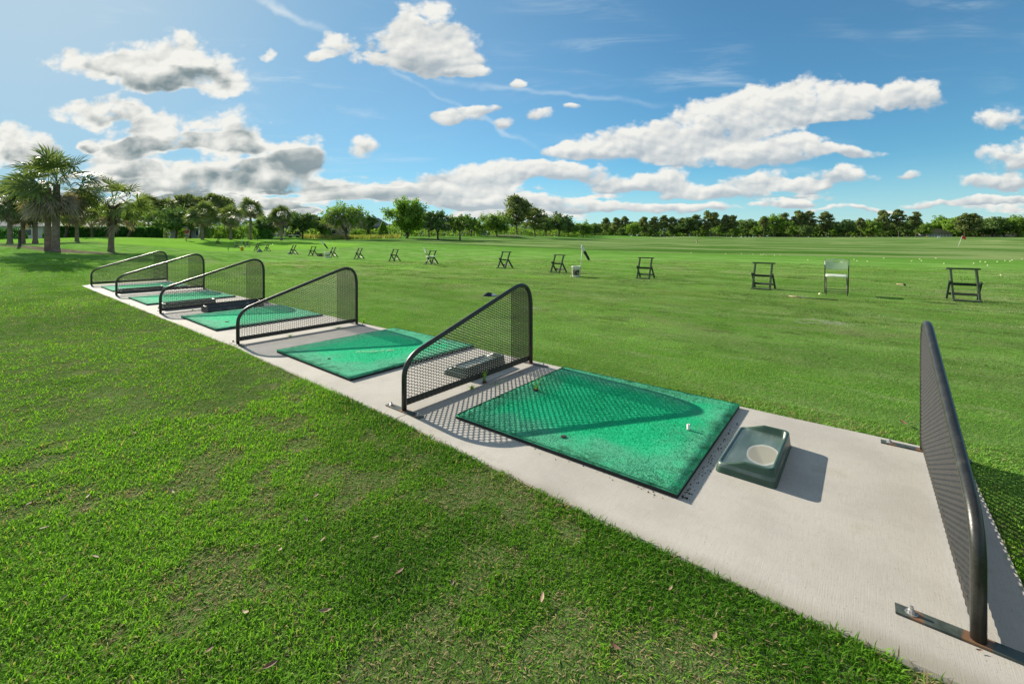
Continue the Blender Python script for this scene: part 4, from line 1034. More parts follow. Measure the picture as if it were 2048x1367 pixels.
for px, Z_ in ((381, 57), (406, 56)): tees_far(px, 483, Z_, 'white ball on the practice green near the person', 'white balls near the person')
M_leaf = simple('dry_leaf', c3(0.30, 0.20, 0.12), .7, .3, 60)
M_leafd = simple('dry_leaf_brown', c3(0.16, 0.075, 0.045), .7, .3, 60)
LEAVES = [(63,1009),(342,987),(190,1119),(632,997),(612,1043),(649,1228),(417,1308),(128,1201),(492,1230),(540,1337),(176,997),(646,1083),(799,1148),(751,1079),(1341,1184),(268,868),(1430,1280),(560,1105),(88,1062),(905,1170),(1085,1200),(1230,1300)]
lf = np.random.default_rng(9)
def leaf(px, py, label, group, size, mat):
    Z = FPX * EYE / (py - HY); x, y = at(px, Z); z = tz(x, y) + .022
    L = size; n = 7; vs = []; fs = []; cu = lf.uniform(.2, .7)
    for i in range(n + 1):
        f = i / n; ww = L * .17 * math.sin(math.pi * min(1, f * .96 + .03)) ** .7; zz = L * cu * (f - .5) ** 2
        vs += [(L * (f - .5), -ww, zz + ww * .5), (L * (f - .5), 0, zz), (L * (f - .5), ww, zz + ww * .5)]
    for i in range(n):
        for k in (0, 1): fs.append((i * 3 + k, i * 3 + 3 + k, i * 3 + 4 + k, i * 3 + 1 + k))
    o = MB().add(vs, fs).build('dry_leaf', mat, None, True); o.location = (x, y, z); o.rotation_euler = (lf.uniform(-.3, .3), lf.uniform(-.3, .3), lf.uniform(0, 6.28))
    return tag(o, label, 'leaf', group)
for k, (px, py) in enumerate(LEAVES): leaf(px, py, 'small dry leaf lying on the rough near lawn left of the concrete', 'dry leaves scattered on the near lawn', lf.uniform(.024, .048), M_leaf if k % 3 else M_leafd)
leaf(1807, 849, 'brown curled leaf on the mown grass beyond the nearest divider', None, .075, M_leafd)
leaf(1958, 1303, 'tiny brown leaf scrap on the concrete in front of the nearest foot plate', None, .02, M_leafd).location.z = .006
# ------------------------------------------------------------------ flags and markers down the range
M_red = simple('red_flag_cloth', c3(0.52, 0.035, 0.040), .8, .15, 8)
M_orf = simple('orange_red_flag_cloth', c3(0.60, 0.13, 0.06), .8, .15, 8)
M_yel = simple('yellow_marker', c3(0.62, 0.50, 0.08), .6, .15, 8)
def flag(label, px, Z, H, lean, mat, w_=.55, h_=.40):
    x, y = at(px, Z); t = thing('flagstick', label, 'flag', (x, y, tz(x, y)), 0, 'flagsticks on the range')
    MB().tube([(0, 0, 0), (lean, 0, H)], .02, 8).build('pole', M_pole, t, True)
    n = 8; vs = []; fs = []; d = Vector((lean, 0, H)).normalized()
    for i in range(n + 1):
        f = i / n
        for s in (0, 1):
            for k in (-1, 1):
                c_ = Vector((lean, 0, H)) - d * (h_ * s) + Vector((w_ * f, .06 * math.sin(f * 6) + .006 * k, -.28 * f * f - .05 * f)); vs.append(tuple(c_))
    for i in range(n): a = i * 4; fs += [(a, a + 4, a + 6, a + 2), (a + 1, a + 3, a + 7, a + 5)]
    MB().add(vs, fs).build('cloth', mat, t, True); return t
flag('red flag on a leaning pole behind the rightmost bag stand', 1916, 62, 1.62, .62, M_red, .52, .38)
flag('small red flag on an upright pole down the range right of the labelled bucket', 1392, 62, 1.22, .06, M_red, .14, .26)
flag('orange red flag far off in front of the tree clump', 1096.5, 130, 1.45, .12, M_orf, .42, .45)
def marker(name, label, px, Z, w_, h_, up, mat, group=None):
    x, y = at(px, Z); t = thing(name, label, 'marker', (x, y, tz(x, y)), 0, group)
    MB().box((0, 0, up + h_ / 2), (w_, .05, h_)).build('board', mat, t, bevel=.01)
    for s in (-1, 1): MB().tube([(s * w_ * .3, .03, 0), (s * w_ * .3, .03, up + h_ * .5)], .03, 6).build('post', M_standdark, t)
for k, (px, Z) in enumerate(((1709, 215), (1734, 230), (1854, 225), (1520, 230))):
    marker('yardage_marker', ['yellow target marker in front of the pines, nearest the rear-view chair side', 'yellow target marker under the tall pine right of the chair', 'yellow target marker just left of the white board', 'yellow target marker beyond the stand left of the chair'][k], px, Z, .8, .8, .2, M_yel, 'yellow target markers on the far range')
marker('target_board', 'white board standing on the far range left of the leaning red flag', 1878, 205, 1.4, .85, .25, M_white)

# ------------------------------------------------------------------ trees
M_bark = simple('bark', c3(0.105, 0.080, 0.060), .9, .35, 6, bump=.5, spec=.1)
M_palmbark = simple('palm_bark', c3(0.195, 0.155, 0.125), .9, .35, 5, bump=.5, spec=.1)
M_pinebark = simple('pine_bark', c3(0.130, 0.095, 0.075), .9, .3, 6, bump=.4, spec=.1)
M_oak = leafy('oak_leaves', c3(0.040, 0.078, 0.016), c3(0.115, 0.175, 0.036), .38, .30, rough=.65)
M_oakd = leafy('dark_oak_leaves', c3(0.032, 0.062, 0.024), c3(0.085, 0.130, 0.040), .30, .30, rough=.65)
M_lime = leafy('bright_leaves', c3(0.046, 0.094, 0.016), c3(0.118, 0.188, 0.036), .42, .30, rough=.65)
M_moss = leafy('hanging_moss', c3(0.120, 0.115, 0.080), c3(0.200, 0.195, 0.140), .25, .4, rough=.8, translucent_tint=1.0)
M_pine = leafy('pine_needles', c3(0.050, 0.072, 0.026), c3(0.130, 0.148, 0.060), .32, .25, rough=.7)
M_hedge = leafy('hedge_leaves', c3(0.018, 0.060, 0.014), c3(0.048, 0.135, 0.022), .30, .5, rough=.6)
M_frond = leafy('palm_fronds', c3(0.040, 0.060, 0.026), c3(0.108, 0.132, 0.056), .30, .8, rough=.5)
M_dead = leafy('dead_fronds', c3(0.095, 0.076, 0.064), c3(0.225, 0.185, 0.158), .25, .8, rough=.8, translucent_tint=1.0)

def leaf_quads(c, n, rad, size, g, flat=0.6, droop=0.0):
    """leaf-sized quads spread through a clump"""
    d = g.normal(size=(n, 3)); d /= np.linalg.norm(d, axis=1)[:, None]
    r_ = g.random(n) ** 0.45
    p = np.asarray(c) + d * r_[:, None] * np.array([rad, rad, rad * flat])
    a = g.normal(size=(n, 3)); a /= np.linalg.norm(a, axis=1)[:, None]
    a[:, 2] -= droop; nrm = d * .6 + g.normal(size=(n, 3)) * .7 + np.array([0, 0, .4])
    b_ = np.cross(a, nrm); b_ /= np.linalg.norm(b_, axis=1)[:, None] + 1e-9
    s = size * (0.6 + 0.8 * g.random(n))[:, None]; a = a * s; b_ = b_ * s * .55
    return np.stack([p - a, p + b_, p + a, p - b_], 1)
def limbs(mb, a, b_, r0, r1, g, wob=.08, n=5):
    a = np.asarray(a, float); b_ = np.asarray(b_, float); L = np.linalg.norm(b_ - a); pts = []
    for i in range(n + 1):
        f = i / n; p = a + (b_ - a) * f; p[2] += .10 * L * math.sin(math.pi * f)
        if 0 < i < n: p = p + g.normal(size=3) * wob * L * .3
        pts.append(tuple(p))
    mb.tube(pts, [r0 + (r1 - r0) * i / n for i in range(n + 1)], 6, False)
def make_broad(name, label, cat, seed, H, W, th, mat, nclump=46, per=75, leaf=.26, crown_flat=.62, moss=0, group=None, fork=.35, trunk_r=None):
    """broadleaf tree: height H, crown width W, clear trunk th"""
    g = np.random.default_rng(seed); t = thing(name, label, cat, (0, 0, 0), 0, group)
    mb = MB(); tr_ = trunk_r or .035 * H
    lean = g.normal(size=2) * .03 * H; top = (lean[0], lean[1], th)
    mb.tube([(0, 0, -.15), (0, 0, .12 * th), (lean[0] * .5, lean[1] * .5, th * .55), top], [tr_ * 1.45, tr_ * 1.05, tr_ * .9, tr_ * .82], 9, False)
    cz = th + (H - th) * .50; hz = (H - th) * .56; q = []; cl = []
    for k in range(nclump):
        for _ in range(30):
            d = g.normal(size=3); d /= np.linalg.norm(d); r_ = g.random() ** .38
            x, y, z = d * r_
            if z < -.75 + .25 * g.random(): continue
            break
        wob = 1 + .22 * math.sin(3 * math.atan2(y, x) + seed) + .12 * math.sin(5 * math.atan2(y, x) + 2 * seed)
        c = np.array([lean[0] + x * W / 2 * .84 * wob, lean[1] + y * W / 2 * .84 * wob, cz + z * hz * .84])
        rad = W * (.085 + .075 * g.random()); cl.append((c, rad))
        q.append(leaf_quads(c, int(per * (.6 + .8 * g.random())), rad, leaf, g, .75))
        # loose sprays at the outline
        if r_ > .7:
            c2 = c + d * rad * .9; q.append(leaf_quads(c2, per // 5, rad * .6, leaf * .9, g, .7))
    order = sorted(range(nclump), key=lambda k: -np.linalg.norm(cl[k][0] - np.array([0, 0, cz])))
    nl = 6
    for k in range(nl):
        a = 2 * math.pi * k / nl + g.random(); e = np.array([lean[0] + math.cos(a) * W * .24, lean[1] + math.sin(a) * W * .24, cz + (g.random() - .25) * hz * .5])
        limbs(mb, top if g.random() > fork else (lean[0] * .8, lean[1] * .8, th * .8), e, tr_ * .55, tr_ * .26, g)
        for c, rad in cl:
            if np.linalg.norm(c - e) < W * .27 and g.random() < .55: limbs(mb, e, c, tr_ * .22, tr_ * .06, g, .1, 4)
    mb.build('trunk', M_bark, t, True)
    quads_mesh('crown', np.concatenate(q), mat, t)
    if moss:
        m_ = []
        for k in range(moss):
            c, rad = cl[g.integers(nclump)]; n = 16; L = H * (.07 + .09 * g.random()); w_ = .10 + .10 * g.random()
            x0, y0 = c[0] + g.normal() * rad * .6, c[1] + g.normal() * rad * .6; z0 = c[2] - rad * .3; a = g.random() * 6.28
            for i in range(n):
                f0 = g.random() * L; s = w_ * (1 - .6 * f0 / L); hx = math.cos(a + g.normal() * .6) * s; hy = math.sin(a + g.normal() * .6) * s; ox, oy = g.normal(size=2) * .10
                m_.append([(x0 + ox - hx * .3, y0 + oy - hy * .3, z0 - f0), (x0 + ox + hx * .3, y0 + oy + hy * .3, z0 - f0), (x0 + ox + hx * .2, y0 + oy + hy * .2, z0 - f0 - .35), (x0 + ox - hx * .2, y0 + oy - hy * .2, z0 - f0 - .35)])
        tag(quads_mesh('hanging_moss', m_, M_moss, t), kind='stuff')
    return t
def make_pine(label, seed, H=17., W=8., clear=.42, nclump=44, per=60, leaf=.46):
    g = np.random.default_rng(seed); t = thing('pine_tree', label, 'tree', (0, 0, 0), 0, 'pines in the far tree line')
    mb = MB(); r0 = .26; sway = g.normal(size=2) * .5
    tp = [(sway[0] * math.sin(f * 3), sway[1] * math.sin(f * 2.4), H * f) for f in np.linspace(0, .95, 9)]
    mb.tube(tp, [r0 * (1 - .8 * i / 8) for i in range(9)], 7, False); q = []
    for k in range(nclump):
        f = clear + (1 - clear) * ((k + g.random()) / nclump)
        prof = math.sin(math.pi * min(1, max(0, (f - clear) / (1 - clear)) * .82 + .16)) ** .8
        R_ = W / 2 * prof * (.45 + .62 * g.random()); a = g.random() * 6.283
        bz = H * f; i_ = min(8, int(f * 8)); bx, by = tp[i_][0], tp[i_][1]
        c = np.array([bx + math.cos(a) * R_, by + math.sin(a) * R_, bz + R_ * .18 - .4 * g.random()])
        limbs(mb, (bx, by, bz - .3), c, .09, .03, g, .06, 3)
        rad = W * (.13 + .10 * g.random()); q.append(leaf_quads(c, per, rad, leaf, g, .55))
        if R_ > W * .2: q.append(leaf_quads(c * np.array([.6, .6, 1]) + np.array([bx, by, 0]) * .4, per // 2, rad * .7, leaf, g, .5))
    mb.build('trunk', M_pinebark, t, True); quads_mesh('crown', np.concatenate(q), M_pine, t)
    return t
def frond(g, base, az, el, pet, fan, n, dead, q, thin=1.0):
    """a costapalmate leaf: curved stalk and a folded fan of tapering leaflets"""
    d = np.array([math.cos(az) * math.cos(el), math.sin(az) * math.cos(el), math.sin(el)]); side = np.array([-math.sin(az), math.cos(az), 0.0])
    up = np.cross(d, side); up = -up if up[2] < 0 else up
    sag = (.16 if not dead else .10) * pet
    P = [np.asarray(base) + d * pet * f - np.array([0, 0, sag * f * f]) for f in (0, .5, 1)]
    w_ = .022 * thin
    for a, b_ in zip(P[:-1], P[1:]): q.append([a - side * w_, a + side * w_, b_ + side * w_ * .8, b_ - side * w_ * .8])
    tip = P[-1]; d2 = (P[2] - P[1]); d2 /= np.linalg.norm(d2); d2 = d2 - np.array([0, 0, (.38 if not dead else .55) * (.4 + .9 * g.random()) * max(.15, math.cos(el))]); d2 /= np.linalg.norm(d2); up2 = np.cross(d2, side); up2 = up2 / np.linalg.norm(up2); up2 = -up2 if up2[2] < 0 else up2
    rl = g.normal() * .75; side, up2 = side * math.cos(rl) + up2 * math.sin(rl), up2 * math.cos(rl) - side * math.sin(rl)
    span = R(118) if not dead else R(70)
    for i in range(n):
        s = -1 + 2 * (i + .5) / n; a = s * span * (1 + .04 * g.normal())
        L = fan * (1 - .28 * abs(s) ** 2) * (.85 + .25 * g.random())
        v_ = d2 * math.cos(a) + side * math.sin(a) + up2 * (.28 * abs(s) + .08 * g.normal())
        v_ /= np.linalg.norm(v_); b0 = tip + d2 * fan * .22 * (1 - abs(s)); wd = np.cross(v_, up2); wd /= np.linalg.norm(wd) + 1e-9
        ww = fan * .043 * thin; m = b0 + v_ * L * .55; dr = (.10 + .20 * g.random()) * L * (1 if not dead else .6); e = b0 + v_ * L - np.array([0, 0, dr]); m = m - np.array([0, 0, dr * .12])
        q.append([b0 - wd * ww * .35, b0 + wd * ww * .35, m + wd * ww, m - wd * ww]); q.append([m - wd * ww, m + wd * ww, e + wd * ww * .10, e - wd * ww * .10])
def make_palm(label, seed, H, nf=46, nd=14, pet=1.05, fan=1.05, tr=.19, skirt=1.0, boots=0, group='cabbage palms on the left lawn'):
    """H is the height of the crown's heart"""
    g = np.random.default_rng(seed); t = thing('palm_tree', label, 'palm', (0, 0, 0), 0, group)
    ln = g.normal(size=2) * .015 * H; n = 12
    pts = [(ln[0] * f * f, ln[1] * f * f, H * f - .12) for f in np.linspace(0, 1, n)]
    rad = [tr * (1.32 - .32 * min(1, f * 6)) * (1 + .05 * g.normal()) * (1 - .12 * f) for f in np.linspace(0, 1, n)]
    MB().tube(pts, rad, 12, False).build('trunk', M_palmbark, t, True)
    heart = np.array([ln[0], ln[1], H - .15]); q = []
    for k in range(nf):
        el = math.asin(max(-.99, min(.995, -.16 + 1.16 * ((k + .5) / nf) + g.normal() * .07))); az = k * 2.39996 + g.normal() * .2
        frond(g, heart + np.array([0, 0, -.25 + .5 * (k / nf)]), az, el, pet * (.75 + .45 * g.random()), fan * (.85 + .3 * g.random()), 22, False, q)
    quads_mesh('crown', q, M_frond, t); q = []
    for k in range(nd):
        el = R(-40 + 34 * g.random()); az = k * 2.39996 + g.normal() * .3
        frond(g, heart + np.array([0, 0, -.35 - .35 * g.random()]), az, el, pet * skirt * (.6 + .5 * g.random()), fan * (.62 + .25 * g.random()), 15, True, q)
    if nd: quads_mesh('dead_fronds', q, M_dead, t)
    if boots:
        b_ = MB()
        for k in range(boots):
            f = 1 - .42 * (k / boots); a = k * 2.4; z = H * f - .25; r_ = tr * .95
            b_.bar((math.cos(a) * r_ + ln[0] * f * f, math.sin(a) * r_ + ln[1] * f * f, z), (math.cos(a) * (r_ + .17) + ln[0], math.sin(a) * (r_ + .17) + ln[1], z + .32), .10, .025, (math.sin(a), -math.cos(a), .1))
        b_.build('leaf_bases', M_bark, t)
    return t
def plant(o, px, Z, rz=0.0, sc=1.0, dz=0.0, label=None, first=False):
    x, y = at(px, Z); loc = (x, y, tz(x, y) - .04 + dz)
    if first:
        o.location = loc; o.rotation_euler = (0, 0, rz); o.scale = (sc, sc, sc) if not hasattr(sc, '__len__') else sc; return o
    return copy_tree(o, label, loc, rz, sc)
# palms: the nearest ones each modelled, the farther ones copied
plant(make_palm('biggest palm, with a thick shaggy skirt of dead grey fronds', 1, 3.85, 34, 80, 1.22, 1.05, .165, .58), 111.5, 24, .4, 1, first=True)
plant(make_palm('palm trunk pressed close behind the biggest palm, sharing its skirt', 2, 3.6, 14, 44, 1.0, .9, .14, .56), 95.5, 24.6, 2.0, 1, first=True)
plant(make_palm('open-crowned palm with rough leaf bases, right of the biggest palm', 3, 3.0, 34, 10, 1.10, .80, .155, .6, 26), 222, 27, 1.2, 1, first=True)
pA = make_palm('palm at the left picture edge with a low hanging crown', 4, 4.0, 48, 34, 1.3, 1.05, .19, .6); plant(pA, 20, 41, .3, first=True)
pB = make_palm('slender palm between the left edge palm and the biggest palm', 5, 3.4, 44, 26, 1.1, .95, .17, .55); plant(pB, 46, 43, 1.3, first=True)
plant(pA, 70.5, 43, 2.1, .97, label='palm trunk rising behind the skirt of the biggest palm')
plant(pB, 154, 48, .2, 1.0, label='palm half hidden between the biggest palm and the open-crowned palm')
pC = make_palm('squat dense palm with a drooping skirt, right of the person in red', 6, 3.6, 64, 34, 1.15, .95, .18, .6, group='cabbage palms behind the bag stands'); plant(pC, 404.5, 60, .1, 1.0, first=True)
plant(pB, 461, 62, 2.6, .98, label='small palm second to the right of the person in red').__setitem__('group', 'cabbage palms behind the bag stands')
pD = make_palm('tallest palm behind the bag stands, its crown above the skyline', 7, 4.85, 52, 22, 1.0, .9, .18, .55, group='cabbage palms behind the bag stands'); plant(pD, 501, 66, .9, 1.0, first=True)
pE = make_palm('palm with a leaning brown skirt, last of the row behind the stands', 8, 3.85, 52, 28, 1.0, .9, .18, .6, 12, 'cabbage palms behind the bag stands'); plant(pE, 563, 66, .5, 1.0, first=True)
for k, (px, Z, s) in enumerate(((297, 108, 1.75), (316, 112, 1.6), (333, 110, 1.65), (272, 116, 1.5), (288, 120, 1.45))):
    plant(pD, px, Z, k * 1.1, (s * .8, s * .8, s), label=['spiky palm far behind the hedge, its top in the sky', 'far palm between two others behind the hedge', 'far palm nearest the spreading oak, behind the hedge', 'far palm just right of the open-crowned palm', 'low far palm tucked beside the spiky palm'][k])['group'] = 'far palms behind the hedge'
# broadleaf trees of the middle distance
B = []
def broad(px, Z, *a, rz=0.0, sc=1.0, **kw):
    o = make_broad(*a, **kw); plant(o, px, Z, rz, sc, first=True); return o
broad(352, 74, 'oak_tree', 'spreading low oak left of the person in red', 'tree', 11, 5.0, 8.2, 1.5, M_oakd, 60, 80, .22, group='oaks by the hedge')
broad(380, 80, 'oak_tree', 'oak trunk right behind the person in red', 'tree', 12, 5.2, 5.6, 1.6, M_oakd, 36, 70, .22, group='oaks by the hedge')
oF = broad(185, 66, 'shade_tree', 'forked pale trunk tree in front of the hedge', 'tree', 13, 5.0, 5.4, 1.6, M_oak, 26, 55, .22, group='small trees in front of the hedge')
plant(oF, 212, 70, 2.0, 1.0, label='slim forked tree in front of the hedge, left of the open-crowned palm')
plant(oF, 256, 80, 1.0, (1.2, 1.2, 1.25), label='leafy tree above the hedge, right of the open-crowned palm')
plant(oF, 130, 82, 3.0, (1.3, 1.3, 1.2), label='leafy tree showing between the biggest palm and the hedge')
oG = broad(605, 92, 'oak_tree', 'rounded oak left of the golf cart', 'tree', 14, 5.2, 7.6, 1.5, M_oakd, 50, 70, .25, group='oaks in the middle distance')
plant(oG, 545, 96, 2.2, .92, label='oak behind the palm with the leaning skirt')
plant(oG, 641, 100, 1.1, .9, label='bushy oak just right of the golf cart')
plant(oG, 530, 88, .4, .72, label='low oak right of the tallest palm')
broad(694, 90, 'oak_tree', 'wide open oak hung with grey moss', 'tree', 15, 7.7, 9.6, 2.0, M_oak, 64, 62, .21, moss=190, group='moss hung oaks')
broad(738, 104, 'oak_tree', 'dark oak tucked behind the moss hung oak', 'tree', 16, 5.2, 5.6, 1.2, M_oakd, 30, 70, .25, group='oaks in the middle distance')
broad(813, 95, 'oak_tree', 'tallest airy bright green tree right of the cone shrub', 'tree', 17, 8.6, 9.4, .35, M_lime, 120, 70, .24, group='oaks in the middle distance')
broad(876, 88, 'oak_tree', 'dark round oak with a visible trunk right of the airy tree', 'tree', 18, 5.9, 5.6, 1.5, M_oakd, 46, 70, .22, moss=26, group='oaks in the middle distance')
broad(920, 90, 'oak_tree', 'small brownish oak standing alone on the short grass', 'tree', 19, 5.2, 5.4, 1.5, M_oak, 40, 62, .22, moss=50, group='oaks in the middle distance')
broad(858, 106, 'oak_tree', 'pale oak filling the gap behind the dark round oak', 'tree', 20, 6.0, 5.0, 1.2, M_lime, 30, 60, .26, group='oaks in the middle distance')
broad(943, 118, 'oak_tree', 'green oak right of the small brownish oak', 'tree', 21, 5.0, 5.5, 1.2, M_oak, 30, 60, .26, group='oaks in the middle distance')
broad(994, 120, 'oak_tree', 'dark spreading oak on the brown mulch mound', 'tree', 22, 6.0, 10.0, 1.0, M_oak, 64, 70, .26, group='oaks in the middle distance')
oH = broad(1118, 172, 'oak_tree', 'dark broad oak right of the tall pine clump', 'tree', 23, 8.4, 11.5, 1.9, M_oakd, 60, 70, .34, group='oaks in the middle distance')
plant(oH, 1092, 176, 1.4, (.8, .8, .95), label='narrow dark oak between the pine clump and the broad oak')
plant(oH, 1138, 184, 2.9, .72, label='small dark oak at the right flank of the broad oak')
broad(1166, 190, 'oak_tree', 'grey green tree standing by itself near the fairway mound', 'tree', 24, 6.4, 9.0, .8, M_oak, 46, 70, .36, group='oaks in the middle distance')
plant(make_pine('tall spreading pine above the mulch mound, the highest of the middle clump', 31, 12.6, 9.6, .30, 44, 80, .36), 1034, 140, .3, 1, first=True)['group'] = 'pines of the middle clump'
plant(make_pine('lower pine right beside the highest pine of the middle clump', 32, 9.6, 8.0, .3, 36, 75, .34), 1070, 146, 1.3, 1, first=True)['group'] = 'pines of the middle clump'
# shrubs and hedge
def bush(name, label, px, Z, w_, d_, h, mat, n, leaf, seed, cone=False, cat='bush', group=None, rz=0.0):
    g = np.random.default_rng(seed); x, y = at(px, Z); t = thing(name, label, cat, (x, y, tz(x, y) - .03), rz, group)
    m = n; f = g.random(m)
    if cone: zz = h * (1 - np.sqrt(1 - f)); rr = (1 - zz / h) ** .8 * (.8 + .2 * g.random(m)); a = g.random(m) * 6.283; p = np.stack([np.cos(a) * rr * w_ / 2, np.sin(a) * rr * d_ / 2, zz], -1)
    else:
        a = g.random(m) * 6.283; e = np.arccos(1 - g.random(m)); rr = .82 + .2 * g.random(m) + .12 * np.sin(a * 3 + seed) + .08 * np.sin(a * 7)
        p = np.stack([np.cos(a) * np.sin(e) ** .6 * rr * w_ / 2, np.sin(a) * np.sin(e) ** .6 * rr * d_ / 2, np.abs(np.cos(e)) ** .8 * rr * h], -1)
    d = g.normal(size=(m, 3)); d /= np.linalg.norm(d, axis=1)[:, None]; k = g.normal(size=(m, 3)); k = np.cross(d, k); k /= np.linalg.norm(k, axis=1)[:, None]; s = leaf * (.6 + .8 * g.random(m))[:, None]
    quads_mesh('foliage', np.stack([p - d * s, p + k * s * .6, p + d * s, p - k * s * .6], 1), mat, t)
    st_ = MB()
    for j in range(5): a = j * 1.26; st_.tube([(0, 0, 0), (math.cos(a) * w_ * .16, math.sin(a) * d_ * .16, h * .6)], [.05, .02], 5, False)
    st_.build('stems', M_bark, t); return t
def hedge_row():
    g = np.random.default_rng(77); ax, ay = at(118, 84); bx, by = at(325, 92); L = math.hypot(bx - ax, by - ay); t = thing('hedge', 'long clipped dark green hedge behind the left palms', 'hedge', (ax, ay, tz(ax, ay)), math.atan2(by - ay, bx - ax))
    n = 16000; f = g.random(n); x = f * L; face = g.random(n); y = np.where(face < .45, -.8, np.where(face < .7, .8, (g.random(n) - .5) * 1.6)) + g.normal(size=n) * .08
    z = np.where(face < .7, g.random(n) * 2.25, 2.25) + g.normal(size=n) * .07 + .12 * np.sin(x * .9)
    zb = np.interp(f, np.linspace(0, 1, 12), [tz(ax + (bx - ax) * q_, ay + (by - ay) * q_) for q_ in np.linspace(0, 1, 12)]) - tz(ax, ay)
    p = np.stack([x, y, z + zb], -1); d = g.normal(size=(n, 3)); d /= np.linalg.norm(d, axis=1)[:, None]; k = np.cross(d, g.normal(size=(n, 3))); k /= np.linalg.norm(k, axis=1)[:, None]; s = .13 * (.6 + .8 * g.random(n))[:, None]
    quads_mesh('foliage', np.stack([p - d * s, p + k * s * .6, p + d * s, p - k * s * .6], 1), M_hedge, t)
    c_ = MB(); c_.box((L / 2, 0, 1.0 + .2), (L, 1.35, 1.9)); c_.build('shade_core', M_hedgecore, t)  # solid dark box, coloured as the shade inside the hedge
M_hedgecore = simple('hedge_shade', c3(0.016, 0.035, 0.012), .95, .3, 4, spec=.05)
hedge_row()
bush('hedge', 'short dark hedge in front of the pale house at the left edge', 20, 70, 5.5, 1.4, 1.7, M_hedge, 2600, .13, 5, cat='hedge')
bush('shrub', 'round dark shrub right of the parked van', 96, 78, 1.6, 1.4, 1.5, M_hedge, 900, .12, 6)
bush('shrub', 'conical bright green shrub left of the airy tree', 766, 112, 3.4, 3.4, 4.1, M_lime, 3200, .17, 7, True)
bush('shrub', 'bright yellow green shrub by the person in red', 365, 82, 1.7, 1.5, 1.9, M_lime, 900, .13, 8)
for k, (px, Z, w_, h, mt, lb) in enumerate(((432, 78, 5.4, 2.5, M_lime, 'bright shrub bank between the squat palm and the small palm'), (480, 80, 5.6, 2.6, M_lime, 'bright shrub bank left of the tallest palm'), (520, 84, 4.2, 1.7, M_hedge, 'dark low shrub right of the tallest palm'), (450, 82, 5.0, 1.9, M_hedge, 'dark shrub low behind the small palm'),
        (590, 112, 3.4, 1.5, M_lime, 'bright hedge shrub behind the golf cart'), (627, 116, 1.8, 2.4, M_lime, 'narrow bright shrub right of the golf cart'), (648, 118, 4.6, 2.2, M_hedge, 'dark shrub against the beige house'), (722, 108, 5.2, 1.9, M_lime, 'green shrub under the right side of the moss hung oak'))):
    bush('shrub', lb, px, Z, w_, w_ * .6, h, mt, 2200, .15, 30 + k, group='shrubs behind the bag stands')
def reeds(label, px0, px1, Z, h, seed):
    g = np.random.default_rng(seed); n = 5200; px = px0 + (px1 - px0) * g.random(n); ZZ = Z + g.normal(size=n) * 1.5; x = (px - 1024) / FPX * ZZ; z = terrain(x, ZZ); hh = h * (.5 + .7 * g.random(n)); a = g.random(n) * 6.283; w_ = .05
    sx = np.cos(a) * w_; sy = np.sin(a) * w_; lx = g.normal(size=n) * .18; o_ = np.zeros(n)
    q = np.stack([np.stack([x - sx, ZZ - sy, z], -1), np.stack([x + sx, ZZ + sy, z], -1), np.stack([x + lx + sx * .2, ZZ + sy * .2, z + hh], -1), np.stack([x + lx - sx * .2, ZZ - sy * .2, z + hh], -1)], 1)
    tag(quads_mesh('tall_grass', q, M_reed), kind='stuff')
M_reed = leafy('tall_grass_blades', c3(0.075, 0.115, 0.025), c3(0.200, 0.190, 0.080), .35, .2, rough=.7)
reeds('', 605, 800, 97, .85, 3)

# ------------------------------------------------------------------ the far tree line
PINES = [1211,1231,1248,1288,1308,1328,1346,1365,1391,1415,1430,1451,1466,1527,1571,1596,1620,1653,1722,1765,1798,1832,1929,1947]
TOPS =  [436,436,433,434,434,431,435,436,430,423,425,430,431,433,427,422,423,425,436,421,420,424,428,427]
variants = [make_pine('x', 50 + k, 17., [8.4, 9.4, 7.4, 8.8][k], [.40, .30, .46, .24][k], [46, 50, 42, 56][k], 60, .5) for k in range(4)]
LAND = [(1152, 'labelled white bucket'), (1283, 'stand right of the labelled bucket'), (1519, 'stand left of the rear-view chair'), (1673, 'rear-view white chair'), (1930, 'rightmost bag stand')]
ORD = ['first', 'second', 'third', 'fourth', 'fifth', 'sixth', 'seventh', 'eighth', 'ninth', 'tenth']
def place_label(px, xs, kind):
    l = [q for q in LAND if q[0] <= px]; l = l[-1] if l else LAND[0]
    k = sum(1 for q in xs if l[0] <= q < px)
    return kind + ', ' + ORD[min(k, 9)] + ' of them right of the ' + l[1]
used = set()
for k, (px, tp) in enumerate(zip(PINES, TOPS)):
    v_ = [0, 1, 2, 3, 0, 2, 1, 3][k % 8]; Z = 285 + (k * 37 % 40); x, y = at(px, Z); z = tz(x, y)
    H = (HY - tp) / FPX * Z + EYE - z; s = H / 17.0; loc = (x, y, z - .1); rz = k * 1.7
    lb = place_label(px, PINES, 'far tall pine')
    if v_ not in used: used.add(v_); o = variants[v_]; o.location = loc; o.rotation_euler = (0, 0, rz); o.scale = (s, s, s); o['label'] = lb
    else: copy_tree(variants[v_], lb, loc, rz, (s * (.9 + .02 * (k % 9)), s * (.9 + .02 * (k % 9)), s))
